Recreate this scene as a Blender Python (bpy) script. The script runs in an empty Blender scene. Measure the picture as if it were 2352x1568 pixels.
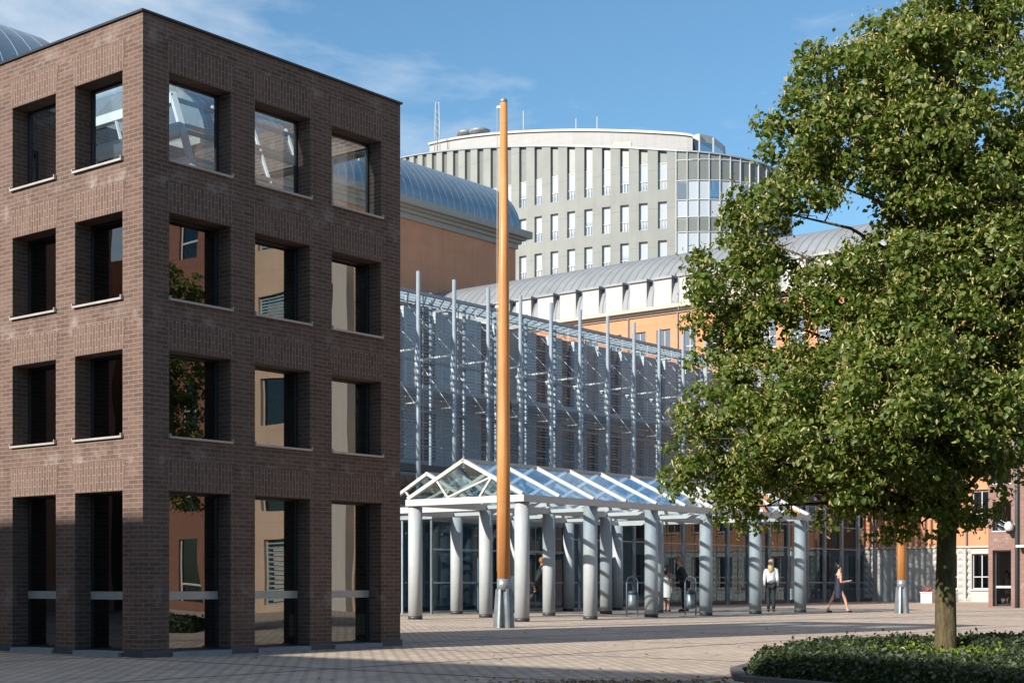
import bpy, math, random
import numpy as np
from mathutils import Vector, Matrix
random.seed(7)
rng = np.random.default_rng(11)
C = bpy.context.scene.collection
R = math.radians

# ------------------------------------------------------------------ frame
EYE = 1.05                        # camera height
F = 3448.0                        # focal length in survey units
HU, HV = 1176.0, 1336.0           # principal column, horizon row of the survey
A2 = Vector((0.62687, 0.77912))   # street axis running away to the right
B2 = Vector((-0.77912, 0.62687))  # cross axis running away to the left
ROT = math.atan2(A2.y, A2.x)

def ground(u, v):                 # surveyed ground point
    D = F * EYE / (v - HV)
    return Vector(((u - HU) / F * D, D, 0))
def ab(x, y):
    return x * A2.x + y * A2.y, x * B2.x + y * B2.y
def world(a, b, z=0):
    return Vector((a * A2.x + b * B2.x, a * A2.y + b * B2.y, z))

# ------------------------------------------------------------------ objects
def tag(o, label=None, cat=None, group=None, kind=None):
    if label: o['label'] = label
    if cat: o['category'] = cat
    if group: o['group'] = group
    if kind: o['kind'] = kind
    return o
def empty(name, loc, rz=0.0, label=None, cat=None, group=None):
    o = bpy.data.objects.new(name, None)
    o.empty_display_size = 0.3
    o.location = loc
    o.rotation_euler = (0, 0, rz)
    C.objects.link(o)
    return tag(o, label, cat, group)
def kids(o):
    return [c for c in C.objects if c.parent == o]
def copy_tree(o, parent=None):
    ch = kids(o)
    c = o.copy()
    C.objects.link(c)
    if parent: c.parent = parent
    for k in ch: copy_tree(k, c)
    return c

class MB:
    def __init__(s):
        s.v = []; s.f = []; s.m = []; s.sm = []
    def face(s, pts, mi=0, smooth=False):
        n = len(s.v)
        s.v += [tuple(p) for p in pts]
        s.f.append(tuple(range(n, n + len(pts)))); s.m.append(mi); s.sm.append(smooth)
    def hexa(s, p, mi=0):          # 8 points: bottom ring 0-3, top ring 4-7
        n = len(s.v)
        s.v += [tuple(q) for q in p]
        for q in ((3, 2, 1, 0), (4, 5, 6, 7), (0, 1, 5, 4), (1, 2, 6, 5), (2, 3, 7, 6), (3, 0, 4, 7)):
            s.f.append(tuple(n + i for i in q)); s.m.append(mi); s.sm.append(False)
    def box(s, x0, x1, y0, y1, z0, z1, mi=0):
        s.hexa([(x0, y0, z0), (x1, y0, z0), (x1, y1, z0), (x0, y1, z0),
                (x0, y0, z1), (x1, y0, z1), (x1, y1, z1), (x0, y1, z1)], mi)
    def bar(s, p, q, w, h, mi=0, up=(0, 0, 1)):
        p = Vector(p); q = Vector(q); d = (q - p).normalized()
        u = Vector(up)
        if abs(d.dot(u)) > .98: u = Vector((1, 0, 0))
        r = d.cross(u).normalized() * w / 2
        t = r.cross(d).normalized() * h / 2
        s.hexa([p - r - t, p + r - t, q + r - t, q - r - t, p - r + t, p + r + t, q + r + t, q - r + t], mi)
    def tube(s, pts, rad, n=10, mi=0, cap=True):
        pts = [Vector(p) for p in pts]
        if not hasattr(rad, '__len__'): rad = [rad] * len(pts)
        b = len(s.v)
        prev = None
        for i, p in enumerate(pts):
            d = (pts[min(i + 1, len(pts) - 1)] - pts[max(i - 1, 0)]).normalized()
            if prev is None:
                u = Vector((1, 0, 0)) if abs(d.x) < .9 else Vector((0, 1, 0))
                u = (u - d * u.dot(d)).normalized()
            else:
                u = (prev - d * prev.dot(d)).normalized()
            prev = u
            w = d.cross(u)
            for k in range(n):
                t = 2 * math.pi * k / n
                s.v.append(tuple(p + (u * math.cos(t) + w * math.sin(t)) * rad[i]))
        for i in range(len(pts) - 1):
            for k in range(n):
                s.f.append((b + i * n + k, b + i * n + (k + 1) % n, b + (i + 1) * n + (k + 1) % n, b + (i + 1) * n + k))
                s.m.append(mi); s.sm.append(True)
        if cap:
            s.f.append(tuple(b + k for k in reversed(range(n)))); s.m.append(mi); s.sm.append(False)
            e = b + (len(pts) - 1) * n
            s.f.append(tuple(e + k for k in range(n))); s.m.append(mi); s.sm.append(False)
    def ball(s, c, r, n=8, m=6, mi=0, sc=(1, 1, 1)):
        b = len(s.v)
        for i in range(m + 1):
            t = math.pi * i / m
            for k in range(n):
                a = 2 * math.pi * k / n
                s.v.append((c[0] + r * sc[0] * math.sin(t) * math.cos(a), c[1] + r * sc[1] * math.sin(t) * math.sin(a), c[2] - r * sc[2] * math.cos(t)))
        for i in range(m):
            for k in range(n):
                s.f.append((b + i * n + k, b + i * n + (k + 1) % n, b + (i + 1) * n + (k + 1) % n, b + (i + 1) * n + k))
                s.m.append(mi); s.sm.append(True)
    def wall(s, xs, zs, hole, th, mp, mi=0, rev=0):
        """gridded wall with openings; mp(u, depth, z) -> point"""
        nx, nz = len(xs) - 1, len(zs) - 1
        sol = lambda i, j: 0 <= i < nx and 0 <= j < nz and not hole(i, j)
        for i in range(nx):
            for j in range(nz):
                if not sol(i, j): continue
                x0, x1, z0, z1 = xs[i], xs[i + 1], zs[j], zs[j + 1]
                s.face([mp(x0, 0, z0), mp(x1, 0, z0), mp(x1, 0, z1), mp(x0, 0, z1)], mi)
                s.face([mp(x1, th, z0), mp(x0, th, z0), mp(x0, th, z1), mp(x1, th, z1)], rev)
                if not sol(i - 1, j): s.face([mp(x0, th, z0), mp(x0, 0, z0), mp(x0, 0, z1), mp(x0, th, z1)], mi)
                if not sol(i + 1, j): s.face([mp(x1, 0, z0), mp(x1, th, z0), mp(x1, th, z1), mp(x1, 0, z1)], mi)
                if not sol(i, j - 1): s.face([mp(x0, 0, z0), mp(x0, th, z0), mp(x1, th, z0), mp(x1, 0, z0)], mi)
                if not sol(i, j + 1): s.face([mp(x0, 0, z1), mp(x1, 0, z1), mp(x1, th, z1), mp(x0, th, z1)], mi)
    def build(s, name, mats, parent=None, loc=None):
        me = bpy.data.meshes.new(name)
        me.from_pydata(s.v, [], s.f)
        if not isinstance(mats, (list, tuple)): mats = [mats]
        for m in mats: me.materials.append(m)
        me.polygons.foreach_set('material_index', s.m)
        me.polygons.foreach_set('use_smooth', s.sm)
        me.update()
        o = bpy.data.objects.new(name, me)
        C.objects.link(o)
        if parent: o.parent = parent
        if loc is not None: o.location = loc
        return o

# ------------------------------------------------------------------ materials
class N:
    def __init__(s, name):
        s.mat = bpy.data.materials.new(name); s.mat.use_nodes = True
        s.t = s.mat.node_tree; s.t.nodes.clear()
        s.out = s.t.nodes.new('ShaderNodeOutputMaterial')
        s.tc = s.t.nodes.new('ShaderNodeTexCoord')
    def n(s, typ, ins=None, **kw):
        o = s.t.nodes.new('ShaderNode' + typ)
        for k, v in kw.items(): setattr(o, k, v)
        for k, v in (ins or {}).items():
            if isinstance(v, bpy.types.NodeSocket): s.t.links.new(v, o.inputs[k])
            else: o.inputs[k].default_value = v
        return o
    def math(s, op, a, b=0.0, c=None):
        d = {0: a, 1: b}
        if c is not None: d[2] = c
        return s.n('Math', d, operation=op).outputs[0]
    def mix(s, fac, a, b, mode='MIX'):
        o = s.t.nodes.new('ShaderNodeMix'); o.data_type = 'RGBA'; o.blend_type = mode; o.clamp_factor = True
        for i, v in ((0, fac), (6, a), (7, b)):
            if isinstance(v, bpy.types.NodeSocket): s.t.links.new(v, o.inputs[i])
            elif i and len(v) == 3: o.inputs[i].default_value = (*v, 1)
            else: o.inputs[i].default_value = v
        return o.outputs[2]
    def noise(s, scale, detail=3, rough=.55, vec=None, dim='3D'):
        o = s.n('TexNoise', {'Scale': scale, 'Detail': detail, 'Roughness': rough})
        s.t.links.new(vec if vec else s.tc.outputs['Object'], o.inputs['Vector'])
        return o.outputs[0]
    def ramp(s, x, lo, hi):
        o = s.n('MapRange', {0: x, 1: lo, 2: hi, 3: 0.0, 4: 1.0}); o.clamp = True
        return o.outputs[0]
    def uz(s, swap=False):        # (x+y, z): masonry coordinates of axis-aligned walls
        sp = s.n('SeparateXYZ', {0: s.tc.outputs['Object']})
        u = s.math('ADD', sp.outputs[0], sp.outputs[1])
        return s.n('CombineXYZ', {0: sp.outputs[2], 1: u} if swap else {0: u, 1: sp.outputs[2]}).outputs[0]
    def bsdf(s, col, rough=.7, metal=0.0, bump=None, bstr=.3, spec=None, bdist=.01):
        p = s.n('BsdfPrincipled')
        for k, v in (('Base Color', col), ('Roughness', rough), ('Metallic', metal)):
            if isinstance(v, bpy.types.NodeSocket): s.t.links.new(v, p.inputs[k])
            else: p.inputs[k].default_value = (*v, 1) if k == 'Base Color' else v
        if spec is not None: p.inputs['Specular IOR Level'].default_value = spec
        if bump is not None:
            b = s.n('Bump', {'Height': bump, 'Strength': bstr, 'Distance': bdist})
            s.t.links.new(b.outputs[0], p.inputs['Normal'])
        return p
    def schlick(s, f0=.04):       # same reflectance from either side of a thin pane
        lw = s.n('LayerWeight', {0: .5})
        return s.math('MULTIPLY_ADD', s.math('POWER', lw.outputs['Facing'], 5.0), 1 - f0, f0)
    def done(s, sh):
        s.t.links.new(sh.outputs[0], s.out.inputs[0]); return s.mat

def plain(name, col, rough=.6, metal=0.0, var=.12, scale=3.0, spec=None, streak=False):
    m = N(name)
    nz = m.noise(scale, 5, .6)
    if streak:
        mp = m.n('Mapping', {0: m.tc.outputs['Object'], 3: (6, 6, .5)})
        nz2 = m.noise(1.0, 4, .6, mp.outputs[0])
        nz = m.math('ADD', m.math('MULTIPLY', nz, .4), m.math('MULTIPLY', nz2, .6))
    c = m.mix(m.ramp(nz, .3, .7), tuple(x * (1 - var) for x in col), tuple(min(1, x * (1 + var)) for x in col))
    r = m.n('MapRange', {0: m.noise(scale * 2.3, 3), 1: .3, 2: .7, 3: max(0, rough - .08), 4: min(1, rough + .08)}).outputs[0]
    return m.done(m.bsdf(c, r, metal, bump=m.noise(scale * 12, 2), bstr=.05, spec=spec))

def brick(name, c1, c2, mortar, swap=False, stain=True, bw=.215, rh=.0635, mo=.007):
    m = N(name)
    vec = m.uz(swap)
    b = m.n('TexBrick', {'Color1': (*c1, 1), 'Color2': (*c2, 1), 'Mortar': (*mortar, 1), 'Scale': 1.0, 'Mortar Size': mo,
                         'Mortar Smooth': .25, 'Bias': -.1, 'Brick Width': bw, 'Row Height': rh})
    m.t.links.new(vec, b.inputs['Vector'])
    col = b.outputs[0]
    col = m.mix(m.math('MULTIPLY', m.ramp(m.noise(1.1, 5, .65), .42, .72), .28), col, tuple(x * 1.75 + .02 for x in c1))
    if stain:
        sp = m.n('SeparateXYZ', {0: m.tc.outputs['Object']})
        z = sp.outputs[2]
        band = m.math('PINGPONG', m.math('ADD', z, -0.82), .985)     # bands just above the lintels
        near = m.math('SUBTRACT', 1.0, m.ramp(band, .0, .28))
        st = m.math('MULTIPLY', near, m.ramp(m.noise(2.3, 5, .7), .5, .75))
        col = m.mix(m.math('MULTIPLY', st, .6), col, (.42, .38, .36))
        smp = m.n('Mapping', {0: m.tc.outputs['Object'], 3: (5, 5, .45)})
        run = m.ramp(m.noise(1.0, 5, .65, smp.outputs[0]), .52, .78)
        col = m.mix(m.math('MULTIPLY', run, .35), col, (.045, .032, .028))
        dk = m.ramp(m.noise(.7, 4, .6), .5, .8)
        col = m.mix(m.math('MULTIPLY', dk, .25), col, (.05, .035, .03))
    h = m.math('SUBTRACT', 1.0, b.outputs[1])
    return m.done(m.bsdf(col, .85, 0, bump=m.math('ADD', h, m.math('MULTIPLY', m.noise(40, 2), .3)), bstr=.5, bdist=.006, spec=.25))

def glass(name, tint=(.75, .85, .85), refl=(.95, .97, 1), ior=1.5, wav=.0, boost=1.0, rough=.0, base=.0, wscale=.8):
    """real pane: see-through plus mirror by Fresnel"""
    m = N(name)
    fr = m.schlick()
    g = m.n('BsdfGlossy', {'Color': (*refl, 1), 'Roughness': rough})
    if wav:
        b = m.n('Bump', {'Height': m.noise(wscale, 1), 'Strength': wav, 'Distance': .1})
        m.t.links.new(b.outputs[0], g.inputs['Normal'])
    t = m.n('BsdfTransparent', {'Color': (*tint, 1)})
    mx = m.n('MixShader', {0: m.math('MINIMUM', m.math('MULTIPLY_ADD', fr, boost, base), 1.0)})
    m.t.links.new(t.outputs[0], mx.inputs[1]); m.t.links.new(g.outputs[0], mx.inputs[2])
    return m.done(mx)

def leafmat(name, c1, c2, c3=None, trans=.35, gloss=.4):
    m = N(name)
    geo = m.n('NewGeometry')
    rnd = geo.outputs['Random Per Island']
    col = m.mix(rnd, c1, c2)
    if c3: col = m.mix(m.ramp(rnd, .86, .9), col, c3)
    p = m.bsdf(col, gloss, 0, spec=.5)
    tr = m.n('BsdfTranslucent', {0: m.mix(.5, col, (.22, .30, .02))})
    mx = m.n('MixShader', {0: trans})
    m.t.links.new(p.outputs[0], mx.inputs[1]); m.t.links.new(tr.outputs[0], mx.inputs[2])
    return m.done(mx)

M = {}
M['brick'] = brick('dark_brown_brick', (.092, .058, .047), (.138, .089, .073), (.190, .150, .128))
M['soldier'] = brick('soldier_course_brick', (.095, .060, .049), (.140, .091, .075), (.22, .175, .15), swap=True, stain=False)
M['brick_far'] = brick('mauve_brown_brick', (.17, .100, .085), (.22, .135, .115), (.25, .18, .16))
M['plinth'] = plain('blue_stone_plinth', (.045, .06, .085), .45)
M['threshold'] = plain('pale_threshold_stone', (.22, .25, .28), .6)
M['coping'] = plain('dark_roof_coping', (.02, .022, .025), .4)
M['sill'] = plain('weathered_metal_sill', (.38, .36, .345), .45, .2)
M['dark_frame'] = plain('dark_window_frame', (.018, .019, .021), .4)
M['rail'] = plain('grey_steel_rail', (.33, .35, .36), .45, .3)
M['white'] = plain('white_painted_steel', (.44, .44, .435), .45, var=.06)
M['white_wall'] = plain('white_plaster', (.42, .405, .385), .75, var=.06, streak=True)
M['column'] = plain('grey_concrete_column', (.35, .375, .395), .7, var=.16, streak=True)
M['base_black'] = plain('black_column_shoe', (.03, .032, .035), .5)
M['steel'] = plain('grey_blue_steel', (.27, .32, .37), .45, .25, var=.08)
M['steel_dark'] = plain('dark_steel', (.05, .06, .07), .5)
M['window'] = glass('window_glass', (.36, .40, .39), wav=.045, boost=1.4, base=.13, wscale=.6)
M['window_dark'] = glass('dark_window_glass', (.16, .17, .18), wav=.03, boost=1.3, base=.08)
M['roof_glass'] = glass('canopy_roof_glass', (.86, .93, .965), boost=1.0, base=.03)
M['window_clear'] = glass('clear_top_window', (.92, .95, .96), boost=1.0, base=.0)
M['gable_glass'] = glass('gable_glass', (.62, .70, .66), boost=1.2)
M['pane_blue'] = glass('pale_office_pane', (.25, .3, .34), boost=1.0, base=.35)

def hall_glass():
    m = N('fritted_hall_glass')
    sp = m.n('SeparateXYZ', {0: m.tc.outputs['Object']})
    ln = m.math('PINGPONG', sp.outputs[2], .06)
    lines = m.ramp(m.math('ADD', ln, m.math('MULTIPLY', m.noise(3.0, 3), .02)), .048, .058)
    fr = m.schlick()
    g = m.n('BsdfGlossy', {'Color': (.7, .85, 1, 1), 'Roughness': .03})
    b = m.n('Bump', {'Height': m.noise(.9, 2), 'Strength': .05, 'Distance': .1})
    m.t.links.new(b.outputs[0], g.inputs['Normal'])
    t = m.n('BsdfTransparent', {0: (.78, .86, .90, 1)})
    d = m.n('BsdfDiffuse', {0: (.37, .41, .45, 1)})
    m1 = m.n('MixShader', {0: m.math('MINIMUM', m.math('MULTIPLY_ADD', fr, .35, .0), 1)})
    m.t.links.new(t.outputs[0], m1.inputs[1]); m.t.links.new(g.outputs[0], m1.inputs[2])
    m2 = m.n('MixShader', {0: m.math('MULTIPLY_ADD', lines, .40, .10)})
    m.t.links.new(m1.outputs[0], m2.inputs[1]); m.t.links.new(d.outputs[0], m2.inputs[2])
    return m.done(m2)
M['hall_glass'] = hall_glass()
M['hall_clear'] = glass('hall_lower_glass', (.66, .78, .82), boost=.8)

def render_wall(name, col, line=.9, th=.02, var=.1):
    m = N(name)
    sp = m.n('SeparateXYZ', {0: m.tc.outputs['Object']})
    ln = m.math('SUBTRACT', 1.0, m.ramp(m.math('PINGPONG', sp.outputs[2], line / 2), 0, th))
    c = m.mix(m.ramp(m.noise(.5, 5, .6), .3, .7), tuple(x * (1 - var) for x in col), tuple(x * (1 + var) for x in col))
    mp = m.n('Mapping', {0: m.tc.outputs['Object'], 3: (2, 2, .12)})
    c = m.mix(m.math('MULTIPLY', m.ramp(m.noise(1.2, 4, .6, mp.outputs[0]), .5, .8), .25), c, tuple(x * .6 for x in col))
    c = m.mix(m.math('MULTIPLY', ln, .45), c, tuple(x * .5 for x in col))
    return m.done(m.bsdf(c, .85, spec=.2))
M['orange'] = render_wall('orange_brick_wall', (.50, .235, .135), .62)
M['terracotta'] = render_wall('terracotta_brick_wall', (.66, .30, .18), 1.5)
M['cornice'] = plain('cream_stone_cornice', (.40, .36, .32), .8, var=.08, streak=True)
M['stone_white'] = plain('white_rusticated_stone', (.40, .395, .38), .8, var=.07)
M['tower'] = render_wall('green_grey_concrete', (.232, .245, .240), 3.6, .05, .07)
M['tower_panel'] = plain('grey_green_panel', (.15, .165, .165), .4, .1, var=.1, streak=True)
M['penthouse'] = render_wall('white_penthouse_cladding', (.345, .345, .35), .7, .02, .04)
M['tan'] = render_wall('tan_brick_block', (.46, .33, .24), .8, .02)
M['grey_block'] = render_wall('grey_block_wall', (.16, .14, .13), .8, .02)
M['inner'] = render_wall('hall_inner_wall', (.54, .58, .61), 1.0, .03)

def seam(name, col, axis, pitch, dark=.5, rough=.38, metal=.35, w=.035):
    m = N(name)
    sp = m.n('SeparateXYZ', {0: m.tc.outputs['Object']})
    s = m.math('SUBTRACT', 1.0, m.ramp(m.math('PINGPONG', sp.outputs[axis], pitch / 2), 0, w))
    c = m.mix(m.ramp(m.noise(.8, 5, .6), .3, .7), tuple(x * .88 for x in col), tuple(x * 1.12 for x in col))
    c = m.mix(s, c, tuple(min(1, x * dark) for x in col))
    return m.done(m.bsdf(c, rough, metal, bump=s, bstr=.6, bdist=.04))
M['zinc'] = seam('zinc_standing_seam', (.20, .215, .235), 1, .62, .5, rough=.55, metal=.1, w=.07)
M['blue_zinc'] = seam('blue_grey_vault_roof', (.25, .32, .38), 0, .75, 2.2, rough=.5, metal=.5, w=.05)
M['zinc_end'] = plain('zinc_sheet', (.22, .24, .265), .5, .2)

def wood():
    m = N('orange_varnished_pole')
    mp = m.n('Mapping', {0: m.tc.outputs['Object'], 3: (14, 14, .35)})
    nz = m.noise(1.0, 5, .6, mp.outputs[0])
    c = m.mix(m.ramp(nz, .35, .65), (.40, .155, .042), (.58, .265, .095))
    c = m.mix(m.math('MULTIPLY', m.ramp(m.noise(1.3, 5, .65), .5, .75), .3), c, (.62, .36, .18))
    sp = m.n('SeparateXYZ', {0: m.tc.outputs['Object']})
    j = m.math('SUBTRACT', 1.0, m.ramp(m.math('PINGPONG', sp.outputs[2], 1.45), 0, .02))
    c = m.mix(m.math('MULTIPLY', j, .4), c, (.35, .14, .04))
    return m.done(m.bsdf(c, .45, spec=.4))
M['pole'] = wood()
M['galv'] = plain('galvanised_steel', (.25, .28, .31), .42, .5, var=.15, scale=6)

def paving():
    m = N('paver_brick_plaza')
    mp = m.n('Mapping', {0: m.tc.outputs['Object'], 2: (0, 0, -ROT)})
    b = m.n('TexBrick', {'Color1': (.68, .545, .43, 1), 'Color2': (.45, .365, .30, 1), 'Mortar': (.085, .078, .07, 1), 'Scale': 1.0,
                         'Mortar Size': .016, 'Mortar Smooth': .3, 'Bias': .15, 'Brick Width': .235, 'Row Height': .118})
    m.t.links.new(mp.outputs[0], b.inputs['Vector'])
    col = b.outputs[0]
    n1 = m.ramp(m.noise(.25, 5, .65), .35, .7)
    pt = m.n('TexVoronoi', {'Scale': .45, 'Randomness': .9}); m.t.links.new(mp.outputs[0], pt.inputs['Vector'])
    sv = m.n('SeparateColor', {0: pt.outputs['Color']})
    col = m.mix(m.math('MULTIPLY', sv.outputs[0], .22), col, (.30, .25, .22))
    col = m.mix(m.math('MULTIPLY', n1, .35), col, (.58, .50, .43))
    col = m.mix(m.math('MULTIPLY', m.ramp(m.noise(1.6, 6, .7), .48, .72), .55), col, (.27, .235, .20))
    moss = m.math('MULTIPLY', m.ramp(m.noise(.5, 5, .7), .55, .72), m.ramp(m.noise(9, 3), .4, .6))
    col = m.mix(m.math('MULTIPLY', moss, .6), col, (.22, .19, .09))
    sp = m.n('SeparateXYZ', {0: mp.outputs[0]})
    for ax, pitch, off in ((0, 4.6, 1.0), (1, 4.6, .7)):
        d = m.math('PINGPONG', m.math('ADD', sp.outputs[ax], off), pitch / 2)
        ln = m.math('SUBTRACT', 1.0, m.ramp(d, .05, .075))
        col = m.mix(m.math('MULTIPLY', ln, .8), col, (.085, .075, .07))
    bh = m.math('SUBTRACT', m.math('MULTIPLY', m.noise(25, 2), .25), b.outputs[1])
    return m.done(m.bsdf(col, .88, bump=bh, bstr=.6, bdist=.012, spec=.2))
M['paving'] = paving()
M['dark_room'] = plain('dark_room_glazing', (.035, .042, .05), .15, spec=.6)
M['soil'] = plain('dark_soil', (.045, .032, .022), .95, var=.3, scale=8)
M['kerb'] = plain('dark_kerb_stone', (.075, .075, .08), .75, var=.2, scale=6)
def bark():
    m = N('linden_bark')
    mp = m.n('Mapping', {0: m.tc.outputs['Object'], 3: (9, 9, 2.2)})
    nz = m.noise(2.0, 6, .7, mp.outputs[0])
    c = m.mix(m.ramp(nz, .3, .7), (.055, .043, .024), (.16, .13, .075))
    c = m.mix(m.math('MULTIPLY', m.ramp(m.noise(2.5, 4), .5, .7), .4), c, (.13, .14, .05))
    return m.done(m.bsdf(c, .9, bump=nz, bstr=1.0, bdist=.06, spec=.15))
M['bark'] = bark()
M['leaf'] = leafmat('linden_leaf', (.050, .100, .014), (.135, .180, .026), (.18, .18, .045), gloss=.48, trans=.42)
M['bract'] = leafmat('linden_bract', (.24, .24, .065), (.40, .34, .13), trans=.3)
M['hedge'] = leafmat('ivy_leaf', (.011, .023, .009), (.027, .048, .015), (.07, .08, .022), trans=.15, gloss=.55)
M['lime'] = leafmat('lime_leaf', (.12, .19, .02), (.20, .25, .035), trans=.3)
M['dead_leaf'] = leafmat('dead_leaf', (.20, .09, .035), (.30, .15, .06), trans=.1)
M['skin'] = plain('skin', (.50, .29, .21), .5, var=.04)
M['blond'] = plain('blond_hair', (.58, .40, .20), .5, var=.15, scale=20)
M['ginger'] = plain('ginger_hair', (.32, .12, .045), .5, var=.15, scale=20)
M['black_hair'] = plain('dark_hair', (.02, .013, .011), .45, var=.2, scale=20)
M['suit'] = plain('charcoal_suit', (.018, .02, .026), .75)
M['navy'] = plain('navy_dress', (.006, .010, .028), .7)
M['shirt'] = plain('white_cotton', (.72, .70, .68), .8, var=.04)
M['jeans'] = plain('black_trousers', (.018, .022, .028), .8)
M['boots'] = plain('brown_leather', (.15, .085, .05), .5)
M['shoe'] = plain('black_leather', (.012, .012, .013), .35)
M['pink'] = leafmat('pink_petal', (.55, .06, .20), (.70, .16, .32), trans=.3)
M['eye'] = plain('dark_eye', (.02, .015, .012), .3)
M['lip'] = plain('lips', (.38, .12, .10), .5)

# ------------------------------------------------------------------ ground
g = MB(); g.face([(-900, -300, 0), (900, -300, 0), (900, 1500, 0), (-900, 1500, 0)])
tag(g.build('plaza_paving', M['paving']), 'pinkish grey brick paving of the open plaza', None, None, 'structure')

# ------------------------------------------------------------------ brick pavilion
WX = [0, .455, 1.575, 2.045, 3.165, 3.635, 4.755, 5.21]
SZ = 5.21
WZ = [0.0, .06, 2.335, 3.11, 4.32, 5.05, 6.26, 7.0, 8.23, 8.95]
def pavilion(name, loc, label, cat, full=True, nrows=4, brickm='brick'):
    root = empty(name, loc, ROT, label, cat)
    TH = .36
    faces = {  # face -> map(u, depth, z) ; u measured from the near corner
        'B': lambda u, d, z: (u, d, z), 'A': lambda u, d, z: (d, u, z),
        'B2': lambda u, d, z: (u, SZ - d, z), 'A2': lambda u, d, z: (SZ - d, u, z)}
    w = MB()
    for k, mp in faces.items():
        xs = list(WX)
        if k[0] == 'A': xs[0] = TH; xs[-1] = SZ - TH
        w.wall(xs, WZ, lambda i, j: i % 2 == 1 and j % 2 == 1, TH, mp)
    walls = w.build('wall', M[brickm], root)
    c = MB()
    o = .03
    c.box(-o, SZ + o, -o, .30, 8.954, 8.985); c.box(-o, SZ + o, SZ - .30, SZ + o, 8.954, 8.985)
    c.box(-o, .30, .304, SZ - .304, 8.954, 8.985); c.box(SZ - .30, SZ + o, .304, SZ - .304, 8.954, 8.985)
    c.build('coping', M['coping'], root)
    q = .025
    def foot(x0, x1, y0, y1):
        p = MB(); p.box(x0, x1, y0, y1, 0, .10); p.build('plinth', M['plinth'], root)
    for i in range(0, 7, 2):       # stone feet under each pier, four faces
        e0, e1 = WX[i] - q, WX[i + 1] + q
        if i == 0: e0 = -q
        if i == 6: e1 = SZ + q
        foot(e0, e1, -q, TH + .004); foot(e0, e1, SZ - TH - .004, SZ + q)
        if i in (2, 4):
            foot(-q, TH + .004, e0, e1); foot(SZ - TH - .004, SZ + q, e0, e1)
    t = MB()
    for i in (1, 3, 5):
        t.box(WX[i] + q + .002, WX[i + 1] - q - .002, -.06, TH, 0, .064)
        t.box(-.06, TH, WX[i] + q + .002, WX[i + 1] - q - .002, 0, .064)
    t.build('threshold', M['threshold'], root)
    fl = MB()
    for z in (2.7, 4.66, 6.55):
        fl.box(TH + .01, SZ - TH - .01, TH + .01, SZ - TH - .01, z, z + .16)
    fl.build('floor_slab', M['white_wall'], root)
    core = MB()                    # unseen blocks added to keep the lower storeys dark
    for z0, z1 in ((.07, 2.69), (2.87, 4.65)):
        core.box(1.6, SZ - 1.0, 1.6, SZ - 1.0, z0, z1)
    core.box(2.3, 4.0, 1.7, 3.6, 4.83, 6.54)
    core.build('darkening_core', M['grey_block'], root)
    m = MB(); m.box(.75, .80, 1.75, 3.4, .95, 1.55); m.box(.75, .80, .5, 1.6, 2.15, 2.30)
    m.build('interior_blind', M['cornice'], root)
    m = MB()
    for z0, z1 in ((.07, 2.69), (2.87, 4.65), (4.83, 6.54)): m.box(.95, 1.0, .40, SZ - .40, z0, z1)  # panels added inside so the left windows read dark grey
    m.build('backing_panel', plain('dark_grey_backing', (.07, .075, .08), .6), root)
    ww = glass_roof = MB()
    ww.box(.31, SZ - .31, .31, SZ - .31, 8.90, 8.92)
    ww.build('glass_roof', M['roof_glass'], root)
    # windows and lintels
    for k, mp in faces.items():
        for i in (1, 3, 5):
            x0, x1 = WX[i], WX[i + 1]
            for r, (z0, z1) in enumerate(((.064, 2.335), (3.11, 4.32), (5.05, 6.26), (7.0, 8.23))):
                fw = .035
                m = MB()
                d0, d1 = .27, .33
                def bx(ux0, ux1, zz0, zz1, da=d0, db=d1, mi=0):
                    P = [mp(ux0, da, zz0), mp(ux1, da, zz0), mp(ux1, db, zz0), mp(ux0, db, zz0)]
                    Q = [mp(ux0, da, zz1), mp(ux1, da, zz1), mp(ux1, db, zz1), mp(ux0, db, zz1)]
                    m.hexa(P + Q, mi)
                bx(x0, x0 + fw, z0, z1); bx(x1 - fw, x1, z0, z1)
                bx(x0 + fw, x1 - fw, z0, z0 + fw); bx(x0 + fw, x1 - fw, z1 - fw, z1)
                if r == 0: bx(x0 + fw, x1 - fw, .80, .915, d0 - .03, d1, 1)
                fr = m.build('window', [M['dark_frame'], M['rail']], root)
                m = MB()
                zs = [(z0 + fw, z1 - fw)] if r else [(z0 + fw, .80), (.915, z1 - fw)]
                for a0, a1 in zs: bx(x0 + fw, x1 - fw, a0, a1, .295, .305)
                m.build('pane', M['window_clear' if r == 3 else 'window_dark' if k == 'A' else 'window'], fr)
                if r:
                    m = MB()
                    bx(x0 - .02, x1 + .02, z0 - .034, z0 - .004, -.045, d0)
                    bx(x0 - .02, x0 - .002, z0 - .004, z0 + .03, -.05, -.002); bx(x1 + .002, x1 + .02, z0 - .004, z0 + .03, -.05, -.002)
                    m.build('sill', M['sill'], fr)
                if k in ('A', 'B'):
                    m = MB()
                    P = [(x0 - .01, z1 + .003), (x1 + .01, z1 + .003), (x1 + .07, z1 + .43), (x0 - .07, z1 + .43)]
                    m.hexa([mp(P[0][0], -.004, P[0][1]), mp(P[1][0], -.004, P[1][1]), mp(P[1][0], .05, P[1][1]), mp(P[0][0], .05, P[0][1]),
                            mp(P[3][0], -.004, P[3][1]), mp(P[2][0], -.004, P[2][1]), mp(P[2][0], .05, P[2][1]), mp(P[3][0], .05, P[3][1])])
                    m.build('lintel', M['soldier'], root)
    return root
pc = ground(328, 1510)
pav = pavilion('brick_pavilion', pc, 'dark brown brick pavilion of four window rows in the left foreground', 'building')
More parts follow.
